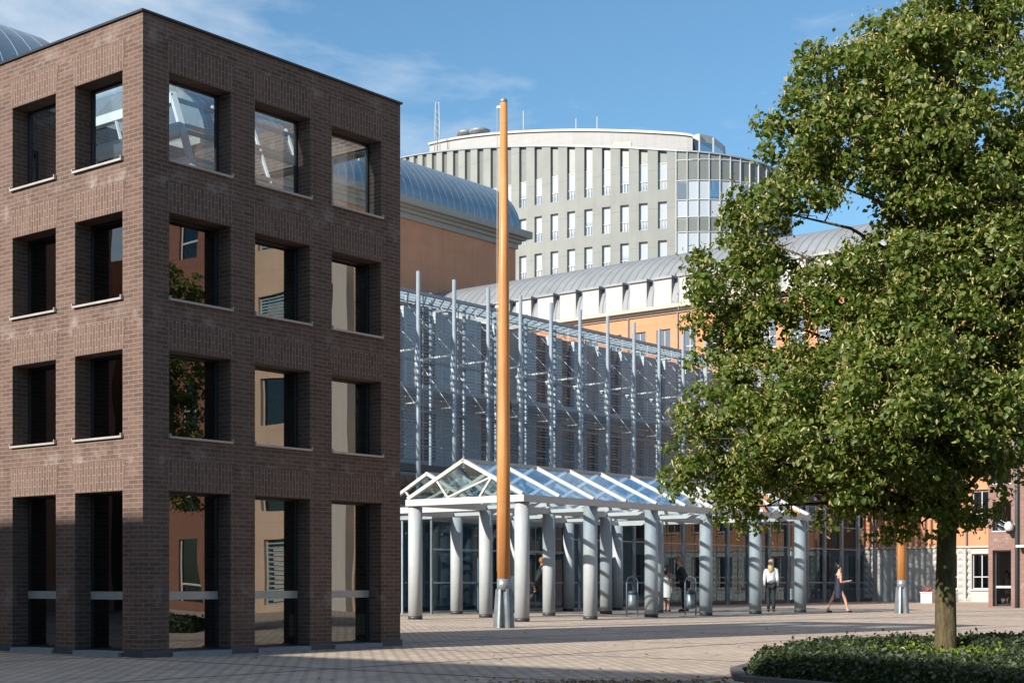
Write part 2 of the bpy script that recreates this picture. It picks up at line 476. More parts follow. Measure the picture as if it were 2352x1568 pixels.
# glazed lantern inside the top storey
L = MB()
apex = Vector((2.1, 2.0, 8.75)); foot = Vector((1.55, .62, 6.75))
L.bar(apex, foot, .09, .09)
for t in (.05, .3, .36, .62, .68, .95):
    p = apex.lerp(foot, t)
    L.bar(p, p + Vector((0, 2.6, 0)), .12, .15 if t in (.05, .36, .68) else .05)
    L.bar(p, p + Vector((2.9, 0, 0)), .05, .06)
for k in range(1, 4):
    d = Vector((.8 * k, 0, 0)); L.bar(apex + d, foot + d, .04, .04)
    d = Vector((0, .75 * k, 0)); L.bar(apex + d, foot + d, .04, .04)
L.build('lantern_frame', plain('bright_white_frame', (.72, .72, .71), .4, var=.04), pav)
G = MB()
s = Vector((.02, .02, 0))
G.face([foot + s, foot + s + Vector((2.9, 0, 0)), apex + s + Vector((2.9, 0, 0)), apex + s])
G.face([foot + s + Vector((0, 2.6, 0)), foot + s, apex + s, apex + s + Vector((0, 2.6, 0))])
G.build('lantern_glass', M['roof_glass'], pav)

# ------------------------------------------------------------------ entrance canopy
f0 = ground(1199, 1426.7)
can = empty('entrance_canopy', f0, ROT, 'long grey columned canopy with pitched blue glass roofs in front of the glass hall', 'canopy')
CS, CR = 3.1, 3.84
NB = 5
cols = [(i * CS, 0) for i in range(NB + 1)] + [(i * CS, CR) for i in range(NB + 1)] + [(i * CS, 2 * CR) for i in range(1, NB + 1)]
proto = None
for (x, y) in cols:
    if proto is None:
        m = MB(); m.tube([(0, 0, .09), (0, 0, 1.6), (0, 0, 1.61), (0, 0, 3.18)], [.20, .20, .20, .20], 28)
        proto = m.build('column', M['column'], can, (x, y, 0))
        m = MB(); m.tube([(0, 0, 0), (0, 0, .095)], .205, 28)
        m.build('column_shoe', M['base_black'], proto)
    else:
        c = copy_tree(proto, can); c.location = (x, y, 0)
EZ0, EZ1, RZ = 3.18, 3.36, 4.36
OH = .28
XE = NB * CS + OH
def gable(x0, y0, y1):
    ym = (y0 + y1) / 2
    m = MB()                       # eaves and gable beams
    m.box(x0, XE, y0, y0 + .20, EZ0, EZ1); m.box(x0, XE, y1 - .20, y1, EZ0 + .001, EZ1 + .001)
    for x in (x0, XE - .16): m.box(x, x + .16, y0 + .201, y1 - .201, EZ0 - .002, EZ1 - .002)
    for k in range(1, NB + 1):
        x = k * CS
        if x0 + .5 < x < XE - .5: m.box(x - .05, x + .05, y0 + .201, y1 - .201, EZ0 + .04, EZ1 - .03)
    m.build('eave_beam', M['white'], can)
    m = MB()
    n = int(round((XE - x0) / (CS / 2)))
    for k in range(n + 1):
        x = x0 + .06 + (XE - x0 - .12) * k / n
        w = .12 if k in (0, n) else .085
        m.bar((x, y0 + .06, EZ1 + .02), (x, ym, RZ), w, .10)
        m.bar((x, y1 - .06, EZ1 + .02), (x, ym + .001, RZ - .001), w, .10)
    m.bar((x0, ym, RZ + .01), (XE, ym, RZ + .01), .10, .08)
    for (p, q) in (((y0 + .06 + (ym - y0) * .5, EZ1 + .52), (y0 + 1.55, EZ1)), ((y1 - .06 - (ym - y0) * .5, EZ1 + .52), (y1 - 1.55, EZ1)),):
        m.bar((x0 + .05, p[0], p[1]), (x0 + .05, q[0], q[1]), .05, .06)
    m.bar((x0 + .05, y0 + .06 + (ym - y0) * .5, EZ1 + .52), (x0 + .05, y0 + 2.75, EZ1), .045, .05)
    m.build('rafter', M['white'], can)
    m = MB()
    for (ya, yb) in ((y0 + .02, ym), (y1 - .02, ym)):
        m.hexa([(x0, ya, EZ1 + .0), (XE, ya, EZ1 + .0), (XE, yb, RZ - .012), (x0, yb, RZ - .012),
                (x0, ya, EZ1 + .01), (XE, ya, EZ1 + .01), (XE, yb, RZ - .002), (x0, yb, RZ - .002)])
    m.build('glass_roof', M['roof_glass'], can)
    m = MB()
    m.face([(x0 + .06, y0 + .2, EZ1), (x0 + .06, y1 - .2, EZ1), (x0 + .06, ym, RZ - .06)])
    m.build('gable_pane', M['gable_glass'], can)
gable(-OH, -OH, CR + .12)
gable(CS - OH, CR + .13, 2 * CR + OH)

# ------------------------------------------------------------------ glass hall
HB = 35.6                         # distance of the glass front along the cross axis
HA0, HA1, HZ = 31.3, 76.2, 12.0 * .9375 + .05
HZ = 11.3
hall = empty('glass_hall', world(0, HB), ROT, 'tall glazed hall with rows of slender steel masts behind the canopy', 'building')
MS = 1.92
masts = [39.0 + MS * k for k in range(-4, 20)]
BAY = list(masts)
# front glazing, one panel per bay
for i in range(len(BAY) - 1):
    m = MB(); m.face([(BAY[i] + .03, .60, 5.25), (BAY[i + 1] - .03, .60, 5.25), (BAY[i + 1] - .03, .60, HZ), (BAY[i] + .03, .60, HZ)])
    p = m.build('glazing_panel', M['hall_glass'], hall)
    m = MB(); m.box(BAY[i] + .03, BAY[i + 1] - .03, .60, .612, .18, 4.95)
    m.build('lower_pane', M['hall_clear'], hall)
    m = MB()
    xm = (BAY[i] + BAY[i + 1]) / 2
    for z in np.arange(5.9, HZ, .85): m.box(BAY[i] + .03, BAY[i + 1] - .03, .63, .67, z, z + .035)
    m.box(xm - .02, xm + .02, .63, .66, 5.25, HZ)
    m.box(xm - .025, xm + .025, .58, .64, .18, 4.95)
    for z in (1.0, 2.75, 3.9): m.box(BAY[i] + .03, xm - .03, .575, .63, z, z + .05); m.box(xm + .03, BAY[i + 1] - .03, .575, .63, z, z + .05)
    m.build('glazing_bar', M['rail'], hall)
# masts with arms
pm = None
for k, a in enumerate(masts):
    if pm is None:
        m = MB(); m.tube([(0, 0, 0), (0, 0, 6), (0, 0, 11.95)], [.085, .085, .075], 10)
        pm = m.build('mast', M['steel'], hall, (a, 0, 0))
        m = MB()
        m.tube([(0, .05, 9.25), (0, 1.75, 9.2)], .045, 6); m.tube([(0, .05, 7.35), (0, .60, 7.35)], .03, 6)
        m.tube([(.0, .05, 9.2), (0, .06, 7.9)], [.09, .10], 8)  # sleeve drawn for the sunlit stretch of the mast
        m.tube([(0, 1.75, 9.2), (0, .06, 7.2)], .018, 5)
        m.tube([(0, 1.95, 11.0), (0, .08, 9.3)], .014, 5)
        m.build('bracket', plain('sunlit_tone_steel', (.70, .70, .69), .4, var=.05), pm)  # near-white colour stands in for sun on arms and sleeve
    else:
        c = copy_tree(pm, hall); c.location = (a, 0, 0)
ip = None
for k, a in enumerate(masts[:-1]):
    if ip is None:
        m = MB(); m.tube([(0, 0, 0), (0, 0, 11.85)], .07, 8)
        m.tube([(0, .0, 11.7), (1.0, -1.6, 9.3)], .014, 5)
        ip = m.build('inner_mast', M['steel'], hall, (a + .96, 2.0, 0))
    else:
        c = copy_tree(ip, hall); c.location = (a + .96, 2.0, 0)
m = MB()
m.box(masts[0], HA1, .40, .75, 4.97, 5.23); m.box(masts[0], HA1, .50, .72, 0, .17)
m.build('transom_beam', M['steel_dark'], hall)
m = MB()
m.box(masts[0], HA1, .55, .68, HZ + .01, HZ + .12)
for z in (7.35, 9.2): m.box(masts[0], HA1, 1.9, 2.0, z, z + .09)
for a in np.arange(masts[0], HA1, .48): m.bar((a, .7, HZ + .08), (a, 5.55, HZ + 1.0), .05, .07)
for b in np.arange(.9, 5.5, .45):
    zb = HZ + .14 + (b - .7) * .19; m.box(masts[0], HA1, b, b + .06, zb, zb + .03)
m.build('roof_grid', M['steel'], hall)
# inner facade
xs = [masts[0]]; a = masts[0]
while a < HA1 - 2.5:
    xs += [a + .5, a + 1.42]; a += MS
xs.append(HA1)
zs = [0, .4, 2.4, 3.2, 4.9, 6.0, 8.2, 9.1, 12.15]
m = MB()
m.wall(xs, zs, lambda i, j: i % 2 == 1 and j % 2 == 1, .3, lambda u, d, z: (u, 5.6 + d, z))
m.build('inner_wall', M['inner'], hall)
m = MB()
for i in range(1, len(xs) - 1, 2):
    for j in (1, 3, 5):
        x0, x1, z0, z1 = xs[i], xs[i + 1], zs[j], zs[j + 1]
        m.box(x0, x0 + .07, 5.72, 5.78, z0, z1); m.box(x1 - .07, x1, 5.72, 5.78, z0, z1)
        m.box(x0 + .07, x1 - .07, 5.72, 5.78, z0 + .9, z0 + .97)
m.build('inner_window_frame', M['white'], hall)
for i in range(1, len(xs) - 1, 2):
    for j in (1, 3, 5, 7):
        m = MB(); m.box(xs[i], xs[i + 1], 5.80, 5.81, zs[j], zs[j + 1])
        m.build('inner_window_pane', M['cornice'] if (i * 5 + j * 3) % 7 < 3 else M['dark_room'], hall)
m = MB()
m.box(masts[0], HA1, 2.1, 5.59, 5.0, 5.2); m.box(masts[0], HA1, 3.6, 5.59, 8.5, 8.65)
m.build('gallery_floor', M['inner'], hall)
# orange infill panels behind the lower glazing
m = MB()
for i, a in enumerate(BAY[:-1]):
    if i % 2 == 0 or i > 14: m.box(a + .25, a + 1.1, 3.4, 3.5, 2.9, 4.6)
m.build('orange_panel', M['orange'], hall)
# entrance vestibule
vx = ab(*ground(1010, 1402)[:2])[0]
m = MB()
for x in np.arange(36.8, 44.1, 1.2):
    m.bar((x, -2.6, 0), (x, -2.6, 3.1), .07, .07); 
for z in (.05, 1.0, 2.1, 3.05): m.box(36.8, 44.0, -2.64, -2.56, z, z + .06)
for y in (-2.6, -1.3, 0): m.bar((36.8, y, 0), (36.8, y, 3.1), .07, .07); m.bar((44.0, y, 0), (44.0, y, 3.1), .07, .07)
m.box(36.7, 44.1, -2.7, .5, 3.12, 3.25)
m.build('vestibule_frame', M['steel'], hall)
m = MB(); m.box(36.85, 43.95, -2.61, -2.60, .1, 3.05); m.box(36.80, 36.81, -2.55, .45, .1, 3.05); m.box(43.99, 44.0, -2.55, .45, .1, 3.05)
m.build('vestibule_glass', M['hall_clear'], hall)

# ------------------------------------------------------------------ orange flag poles
def flag_pole():
    root = empty('flag_pole', (0, 0, 0), R(20))
    m = MB(); m.tube([(0, 0, 1.13), (0, 0, 4), (0, 0, 8), (0, 0, 12.1)], [.152, .148, .125, .082], 20)
    m.build('pole', M['pole'], root)
    m = MB(); m.tube([(0, 0, .86), (0, 0, 1.13)], [.158, .158], 20); m.tube([(0, 0, 0), (0, 0, .86)], [.12, .12], 14)
    m.build('collar', M['galv'], root)
    for k in range(6):
        t = R(60 * k + 12)
        d = Vector((math.cos(t), math.sin(t), 0)); n = Vector((-d.y, d.x, 0)) * .028
        m = MB()
        i, o0, o1 = d * .11, d * .25, d * .19
        m.hexa([i - n, o0 - n, o0 + n, i + n, i - n + Vector((0, 0, .93)), o1 - n + Vector((0, 0, .88)), o1 + n + Vector((0, 0, .88)), i + n + Vector((0, 0, .93))])
        m.build('base_fin', M['galv'], root)
    m = MB(); m.tube([(0, 0, 12.1), (0, 0, 12.16), (0, 0, 12.2)], [.085, .085, .04], 14)
    m.build('finial', M['galv'], root)
    m = MB(); m.bar((0, 0, 12.02), (-.17, .05, 12.02), .03, .05)
    m.tube([(-.165, .05, 12.02), (-.168, .05, 6), (-.17, .05, 1.3)], .008, 5)
    m.build('halyard', M['sill'], root)
    return root
fp = flag_pole()
fp.location = ground(1157, 1440.5); fp.rotation_euler.z = R(-12)
tag(fp, 'tall orange flag pole on finned steel foot between pavilion and canopy', 'flag pole', 'orange flag poles on the plaza')
fp2 = copy_tree(fp); fp2.location = ground(2071, 1407.5)
tag(fp2, 'farther orange flag pole half hidden behind the linden leaves', 'flag pole')

# ------------------------------------------------------------------ vaults
def vault(m, x0, x1, y0, w, z0, rise, n=20, a0=0, a1=180, mi=0):
    """barrel along local x, springing at y0, width w"""
    pts = []
    for k in range(n + 1):
        t = R(a0 + (a1 - a0) * k / n)
        pts.append((y0 + w / 2 - math.cos(t) * w / 2, z0 + math.sin(t) * rise))
    b = len(m.v)
    for (y, z) in pts: m.v += [(x0, y, z), (x1, y, z)]
    for k in range(n):
        m.f.append((b + 2 * k, b + 2 * k + 1, b + 2 * k + 3, b + 2 * k + 2)); m.m.append(mi); m.sm.append(True)
    for x in (x0, x1):
        m.face([(x, y, z) for y, z in pts], 1)

# orange building with the blue vault
OB, OA1 = 73.1, 91.3
ob = empty('vaulted_building', world(OA1, OB), ROT, 'terracotta building with cream cornice and blue ribbed barrel roof', 'building')
m = MB(); m.box(-31, 0, 0, 13, 0, 27.0); m.build('wall', M['terracotta'], ob)
m = MB()
for (p, z0, z1) in ((.15, 26.95, 27.35), (.35, 27.352, 27.6), (.6, 27.602, 27.78), (.95, 27.782, 28.3)):
    m.box(-31 - p, p, -p, 13 + p, z0, z1)
m.build('cornice', M['cornice'], ob)
m = MB(); vault(m, -31, .3, -.3, 13.6, 28.3, 4.75); m.build('barrel_roof', [M['blue_zinc'], M['zinc_end']], ob)
for xx in (-17, -13.8):
    m = MB(); m.box(xx, xx + .5, .25, .8, 30.1, 30.4); m.build('roof_light', M['white'], ob)

# far-left vault above the pavilion parapet
cw = Vector((-15.6, 54.4, 0))
lv = empty('zinc_vault_building', cw, ROT, 'grey ribbed barrel roof peeking over the pavilion at the left edge', 'building')
m = MB(); m.box(-40, 0, 0, 11, 0, 17.2); m.build('wall', M['terracotta'], lv)
m = MB(); m.box(-40, .4, -.4, 11.4, 17.2, 17.88); m.build('cornice', M['cornice'], lv)
m = MB(); vault(m, -40, 0, 0, 11, 17.88, 4.1, 26); m.build('barrel_roof', [M['blue_zinc'], M['zinc_end']], lv)

# ------------------------------------------------------------------ dormer building (its front faces back towards the pavilion)
DA = 76.9
db = empty('dormer_building', world(DA, 0), ROT, 'orange and white building with curved zinc roof and row of white dormers', 'building')
B0, B1 = -8.0, 72.6
PIT = 1.80
W0 = 54.3
ys = [B0]
k0 = int(math.floor((W0 - B0) / PIT)) - 1
for k in range(k0, -10, -1):
    y = W0 - k * PIT
    if y - 1.3 > B0 and y < B1: ys += [y - 1.15, y - .15]
ys.append(B1)
zs = [0, .68, 2.54, 2.9, 4.0, 5.9, 7.4, 9.3, 10.9, 12.8, 14.6, 16.4, 17.3]
hol = lambda i, j: i % 2 == 1 and j in (1, 4, 6, 8, 10) and not (32.9 < ys[i] < 36.6 and j < 6)
m = MB()
nlow = 3
m.wall(ys, zs[:nlow + 1], lambda i, j: hol(i, j), .45, lambda u, d, z: (d, u, z), 0, 0)
m.build('stone_base', M['stone_white'], db)
m = MB()
m.wall(ys, zs[nlow:], lambda i, j: hol(i, j + nlow), .45, lambda u, d, z: (d, u, z), 0, 0)
m.build('wall', M['orange'], db)
m = MB(); m.box(.5, 12, B0, B1, 0.02, 17.28); m.build('inner_shell', M['grey_block'], db)
# rustication: pillow blocks on the stone base
m = MB()
for i in range(0, len(ys) - 1, 2):
    y0, y1 = ys[i], ys[i + 1]
    if y0 > 40: continue
    n = max(1, int(round((y1 - y0) / .45)))
    for q in range(n):
        a, b = y0 + (y1 - y0) * q / n + .015, y0 + (y1 - y0) * (q + 1) / n - .015
        for r in range(8):
            z0, z1 = .02 + r * .36 + .012, .02 + (r + 1) * .36 - .012
            c = ((a + b) / 2, (z0 + z1) / 2)
            P = [(-.003, a, z0), (-.003, b, z0), (-.003, b, z1), (-.003, a, z1)]
            t = (-.10, c[0], c[1])
            for e in range(4): m.face([P[e], t, P[(e + 1) % 4]])
m.build('rustication', M['stone_white'], db)
m = MB(); m.box(-.12, .0, B0, B1, 2.86, 2.96); m.build('string_course', M['cornice'], db)
fm = None
for i in range(1, len(ys) - 1, 2):
    for j in (1, 4, 6, 8, 10):
        if ys[i] < 8 and j > 4: continue
        if ys[i] > 38 and j < 8 or not hol(i, j): continue
        z0, z1 = zs[j], zs[j + 1]
        if fm is None:
            f = MB(); w_, h_ = 1.0, 1.86
            f.box(.16, .22, 0, .06, 0, h_); f.box(.16, .22, w_ - .06, w_, 0, h_); f.box(.16, .22, .06, w_ - .06, 0, .06); f.box(.16, .22, .06, w_ - .06, h_ - .06, h_)
            f.box(.165, .215, w_ / 2 - .025, w_ / 2 + .025, .06, h_ - .06); f.box(.17, .21, .06, w_ - .06, .62, .67)
            f.box(-.10, .16, -.05, w_ + .05, -.07, -.003)
            fm = f.build('window', M['white'], db, (0, ys[i], z0))
            f = MB(); f.box(.185, .195, .06, w_ - .06, .06, h_ - .06); f.build('pane', M['pane_blue'], fm)
        else:
            c = copy_tree(fm, db); c.location = (0, ys[i], z0)
m = MB()
for (p, z0, z1) in ((.12, 17.302, 17.42), (.3, 17.422, 17.55), (.55, 17.552, 17.75)):
    m.box(-p, 12 + p, B0, B1, z0, z1)
m.build('cornice', M['cornice'], db)
m = MB()                           # elliptical zinc roof along local y
b = 0; n = 24; pts = []
for k in range(n + 1):
    t = math.pi * k / n
    pts.append((6.2 - math.cos(t) * 6.2, 17.75 + math.sin(t) * 4.4))
for (x, z) in pts: m.v += [(x, B0, z), (x, B1, z)]
for k in range(n):
    m.f.append((2 * k + 1, 2 * k, 2 * k + 2, 2 * k + 3)); m.m.append(0); m.sm.append(True)
m.face([(x, B0, z) for x, z in pts], 1); m.face([(x, B1, z) for x, z in pts], 1)
m.build('curved_roof', [M['zinc'], M['zinc_end']], db)
pd = None
for k in range(-28, 10):
    y1 = W0 + k * PIT
    if pd is None:
        m = MB(); m.box(0, 4.0, -1.22, 0, 17.80, 19.45)
        m.box(-.015, -.002, -1.16, -.06, 17.88, 19.36)
        pd = m.build('dormer', M['white_wall'], db, (0, y1, 0))
        m = MB(); m.box(-.14, 4.2, -1.32, .10, 19.452, 19.60); m.build('dormer_cap', M['zinc_end'], pd)
        m = MB(); m.box(.12, 4.1, -1.232, -1.222, 17.8, 19.44); m.box(.12, 4.1, .002, .012, 17.8, 19.44); m.build('dormer_cheek', M['zinc_end'], pd)  # darker sheets over the white sides, their shade put into the colour
    else:
        c = copy_tree(pd, db); c.location = (0, y1, 0)
m = MB()
for y in (52.6, 49.0, 31.0, 25.6):
    m.tube([(-.07, y, .2), (-.07, y, 17.3)], .05, 8)
m.build('downpipe', M['zinc_end'], db)

# ------------------------------------------------------------------ oval tower
KT = .9375
TR = 46.0; TH0 = R(18.7)
P0 = Vector((14.57, 150.0)) * KT
TC = P0 + TR * Vector((math.sin(TH0), math.cos(TH0)))
SN, RN = -1.75, 9.6
def tnorm(s):
    if s >= SN: th = TH0 + s / TR
    else: th = TH0 + SN / TR + (s - SN) / RN
    return th
THN = TH0 + SN / TR
PN = TC - TR * Vector((math.sin(THN), math.cos(THN)))
CN = PN + RN * Vector((math.sin(THN), math.cos(THN)))
def tpt(s, d=0.0):
    th = tnorm(s)
    if s >= SN: p = TC - (TR - d) * Vector((math.sin(th), math.cos(th)))
    else: p = CN - (RN - d) * Vector((math.sin(th), math.cos(th)))
    return p
def par(s): return 41.45 + .155 * s if s > SN else 41.18 + .10 * (s - SN)
tw = empty('oval_office_tower', (TC.x, TC.y, 0), 0, 'grey green oval office tower with white penthouse behind the zinc roofs', 'building')
def tmap(s, d, z):
    p = tpt(s, d)
    return (p.x - TC.x, p.y - TC.y, par(s) if z > 90 else z)
TP = 1.84
NW = 19
xs = [SN]
for k in range(0, NW):
    xs += [TP * k - .86, TP * k]
xs.append(TP * NW + 4)
zs = [0, 26.9, 29.4, 30.5, 33.0, 34.1, 36.62, 37.75, 99]
m = MB()
m.wall(xs, zs, lambda i, j: i % 2 == 1 and j in (1, 3, 5, 7), .45, tmap)
m.build('curved_wall', M['tower'], tw)
for k in range(NW):                # grey recessed panels over the top windows
    s0, s1 = TP * k - .86, TP * k
    zt = 40.3
    m = MB()
    m.face([tmap(s1, .3, zt), tmap(s0, .3, zt), tmap(s0, .3, 99), tmap(s1, .3, 99)])
    m.build('recessed_panel', M['tower_panel'], tw)
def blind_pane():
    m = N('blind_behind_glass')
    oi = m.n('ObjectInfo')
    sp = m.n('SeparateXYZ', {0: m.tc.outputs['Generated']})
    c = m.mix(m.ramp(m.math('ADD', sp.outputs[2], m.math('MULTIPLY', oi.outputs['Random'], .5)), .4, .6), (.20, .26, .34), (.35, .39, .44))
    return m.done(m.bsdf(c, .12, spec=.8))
M['blind'] = blind_pane()
for k in range(NW):
    for (z0, z1) in ((26.9, 29.4), (30.5, 33.0), (34.1, 36.62), (37.75, 40.3)):
        if k > 8 and z0 < 37: continue
        s0, s1 = TP * k - .86, TP * k
        f = MB()
        def seg(a, b, za, zb, d0, d1):
            P = [tmap(a, d0, za), tmap(b, d0, za), tmap(b, d1, za), tmap(a, d1, za)]
            Q = [tmap(a, d0, zb), tmap(b, d0, zb), tmap(b, d1, zb), tmap(a, d1, zb)]
            f.hexa(P + Q)
        fw = .07
        seg(s0, s0 + fw, z0, z1, .24, .3); seg(s1 - fw, s1, z0, z1, .24, .3)
        seg(s0 + fw, s1 - fw, z1 - fw, z1, .24, .3); seg(s0 + fw, s1 - fw, z0, z0 + fw, .2, .3)
        seg(s0 + fw, s1 - fw, z0 + .86, z0 + .93, .2, .3)
        for q in (.33, .67): 
            c_ = s0 + (s1 - s0) * q; seg(c_ - .025, c_ + .025, z0 + fw, z0 + .86, .22, .27)
        fr = f.build('window', M['white'], tw)
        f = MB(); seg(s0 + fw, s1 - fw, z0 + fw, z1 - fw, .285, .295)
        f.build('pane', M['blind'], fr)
# glazed nose
NS = 20
ns = [SN - 1.02 * k for k in range(NS + 1)]
for k in range(NS):
    a, b = ns[k + 1] + .03, ns[k] - .03
    f = MB()
    for (z0, z1) in ((25, 27.0), (29.6, 31.6), (33.6, 34.9), (38.4, 40.3), (40.36, 99)): f.face([tmap(b, .06, z0), tmap(a, .06, z0), tmap(a, .06, z1), tmap(b, .06, z1)])
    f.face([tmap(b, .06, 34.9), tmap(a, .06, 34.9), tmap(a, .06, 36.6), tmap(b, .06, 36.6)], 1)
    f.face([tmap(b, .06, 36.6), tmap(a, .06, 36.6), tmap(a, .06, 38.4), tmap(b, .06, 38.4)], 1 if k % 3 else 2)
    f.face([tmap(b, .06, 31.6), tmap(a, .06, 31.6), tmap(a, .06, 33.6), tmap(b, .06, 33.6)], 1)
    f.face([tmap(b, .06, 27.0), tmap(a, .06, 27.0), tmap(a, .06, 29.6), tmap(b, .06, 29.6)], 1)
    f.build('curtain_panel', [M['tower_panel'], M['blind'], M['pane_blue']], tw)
f = MB()
for s in ns:
    P = [tmap(s - .03, -.08, 20), tmap(s + .03, -.08, 20), tmap(s + .03, .06, 20), tmap(s - .03, .06, 20)]
    Q = [tmap(s - .03, -.08, 99), tmap(s + .03, -.08, 99), tmap(s + .03, .06, 99), tmap(s - .03, .06, 99)]
    f.hexa(P + Q)
for k in range(NS):
    for z in (35.0, 36.6, 38.4, 40.33, 33.6, 31.6):
        a, b = ns[k + 1] + .03, ns[k] - .03
        f.hexa([tmap(a, -.04, z), tmap(b, -.04, z), tmap(b, .05, z), tmap(a, .05, z), tmap(a, -.04, z + .06), tmap(b, -.04, z + .06), tmap(b, .05, z + .06), tmap(a, .05, z + .06)])
f.build('mullion', M['white'], tw)
f = MB()                           # parapet cap + roof deck + rear wall
ss = [ns[-1] + (TP * NW + 4 - ns[-1]) * k / 60 for k in range(61)]
for k in range(60):
    a, b = ss[k], ss[k + 1]
    pa, pb = tmap(a, -.12, 99), tmap(b, -.12, 99); qa, qb = tmap(a, .5, 99), tmap(b, .5, 99)
    up = lambda p, dz: (p[0], p[1], p[2] + dz)
    f.hexa([up(pa, .004), up(pb, .004), up(qb, .004), up(qa, .004), up(pa, .14), up(pb, .14), up(qb, .14), up(qa, .14)])
f.build('parapet_cap', M['steel'], tw)
# penthouse
f = MB()
def ppt(s, d, z):
    p = tpt(s, d); return (p.x - TC.x, p.y - TC.y, z)
def pz(s): return 44.2 + .142 * s
ps = [-3.2 + (37.0 + 3.2) * k / 40 for k in range(41)]
for k in range(40):
    a, b = ps[k], ps[k + 1]
    f.face([ppt(b, 4.5, 36), ppt(a, 4.5, 36), ppt(a, 4.5, pz(a)), ppt(b, 4.5, pz(b))])
    f.face([ppt(b, 4.5, pz(b)), ppt(a, 4.5, pz(a)), ppt(a, 14, pz(a)), ppt(b, 14, pz(b))])
f.face([ppt(ps[-1], 14, 36), ppt(ps[-1], 4.5, 36), ppt(ps[-1], 4.5, pz(ps[-1])), ppt(ps[-1], 14, pz(ps[-1]))])
f.build('penthouse', M['penthouse'], tw)
f = MB()
for k in range(40):
    a, b = ps[k], ps[k + 1]
    f.hexa([ppt(a, 4.3, pz(a) + .004), ppt(b, 4.3, pz(b) + .004), ppt(b, 14, pz(b) + .004), ppt(a, 14, pz(a) + .004),
            ppt(a, 4.3, pz(a) + .22), ppt(b, 4.3, pz(b) + .22), ppt(b, 14, pz(b) + .22), ppt(a, 14, pz(a) + .22)])
f.build('penthouse_eave', M['white'], tw)
f = MB()
f.face([ppt(6.2, 4.44, 38), ppt(4.1, 4.44, 38), ppt(4.1, 4.44, 43.9), ppt(6.2, 4.44, 44.1)])
f.build('penthouse_door', plain('beige_panel', (.42, .34, .28), .6), tw)
f = MB()
ang = [-3.2, -4.3, -5.7, -7.0, -7.8]
gp = [((u - HU) / F * D - TC.x, D - TC.y, 0) for u, D in ((1581, 145.6), (1606, 144.6), (1638, 145.6), (1664, 148.6), (1669, 153.0))]
for k in range(4):
    p, q = Vector(gp[k]), Vector(gp[k + 1])
    f.face([p + Vector((0, 0, 39)), q + Vector((0, 0, 39)), q + Vector((0, 0, 43.5)), p + Vector((0, 0, 43.5))], 0)
    f.face([p + Vector((0, 0, 43.5)), q + Vector((0, 0, 43.5)), q + Vector((0, 0, 44.2)), p + Vector((0, 0, 44.2))], 1)
    f.bar(p + Vector((0, 0, 39)), p + Vector((0, 0, 44.1)), .14, .14, 1)
f.face([Vector(x) + Vector((0, 0, 44.2)) for x in gp], 1)
f.build('penthouse_bay', [M['pane_blue'], M['white']], tw)
f = MB()
for (s, d) in ((32.2, 7), (29.0, 7)):
    p = Vector(ppt(s, d, pz(s)))
    f.tube([p, p + Vector((0, 0, 1.0)), p + Vector((0, 0, 1.02)), p + Vector((0, 0, 1.3)), p + Vector((0, 0, 1.6))], [.55, .55, 1.1, 1.15, .4], 14)
f.build('roof_vent', M['zinc_end'], tw)
f = MB()
p = Vector(ppt(31.5, 3, 47))
for dx, dy in ((.3, 0), (-.3, 0), (0, .3)): f.tube([p + Vector((dx, dy, 0)), p + Vector((dx * .6, dy * .6, 5.6))], .045, 5)
for k in range(7): f.bar(p + Vector((.3, 0, .7 * k)), p + Vector((-.3, 0, .7 * k + .7)), .03, .03)
f.build('lattice_mast', M['white'], tw)
f = MB()
for (s, h) in ((21.7, 3.2), (13.2, 2.2), (12.2, .8), (10.2, 2.4), (9.0, 1.1)):
    p = Vector(ppt(s, 8, pz(s))); f.tube([p, p + Vector((0, 0, h))], .05, 5)
f.build('antenna', M['white'], tw)
f = MB()
rb = [ppt(ns[-1], .3, 0)] + [ppt(s, .5, 0) for s in ss[1:-1]] + [ppt(TP * NW + 4, .5, 0)]
f.face([(x, y, 37.0) for x, y, z in rb])
f.build('roof_deck', M['zinc_end'], tw)

# ------------------------------------------------------------------ right-hand brick block
rp = ground(2270, 1394.5)
rb_ = empty('brick_side_block', rp, ROT, 'brown brick block with deep windows cut off by the right edge', 'building')
ysr = [-9.0, -4.0, -3.2, -1.30, -.55, 0]
ysr = [-9.0, -7.6, -6.6, -4.9, -3.9, -2.45, -1.62, -.95, -.18, 0]
zsr = [0, .06, 2.36, 3.16, 4.35, 5.1, 6.3, 9.0]
m = MB()
m.wall(ysr, zsr, lambda i, j: i % 2 == 1 and j % 2 == 1 and j < 6, .35, lambda u, d, z: (d, u, z))
m.box(.4, 8, -9, 0, 0.01, 8.99)
m.build('wall', M['brick_far'], rb_)
for i in (1, 3, 5, 7):
    for j in (1, 3, 5):
        y0, y1, z0, z1 = ysr[i], ysr[i + 1], zsr[j], zsr[j + 1]
        f = MB(); f.box(.26, .31, y0, y0 + .05, z0, z1); f.box(.26, .31, y1 - .05, y1, z0, z1); f.box(.26, .31, y0 + .05, y1 - .05, z1 - .05, z1)
        if j == 1: f.box(.24, .31, y0 + .05, y1 - .05, .80, .90)
        else: f.box(-.03, .26, y0 - .03, y1 + .03, z0 - .06, z0 - .002)
        fr = f.build('window', M['rail'], rb_)
        f = MB(); f.box(.28, .29, y0 + .05, y1 - .05, z0, z1 - .05); f.build('pane', M['window'], fr)
f = MB(); f.box(-.08, SZ, -9, .05, 9.0, 9.06); f.build('coping', M['coping'], rb_)
f = MB(); f.tube([(-.10, -1.22, 0), (-.10, -1.22, 9)], .075, 10); f.build('downpipe', M['steel_dark'], rb_)
f = MB(); f.box(-.5, 0, -6.0, -1.32, 2.45, 2.55); f.build('door_canopy', M['white'], rb_)
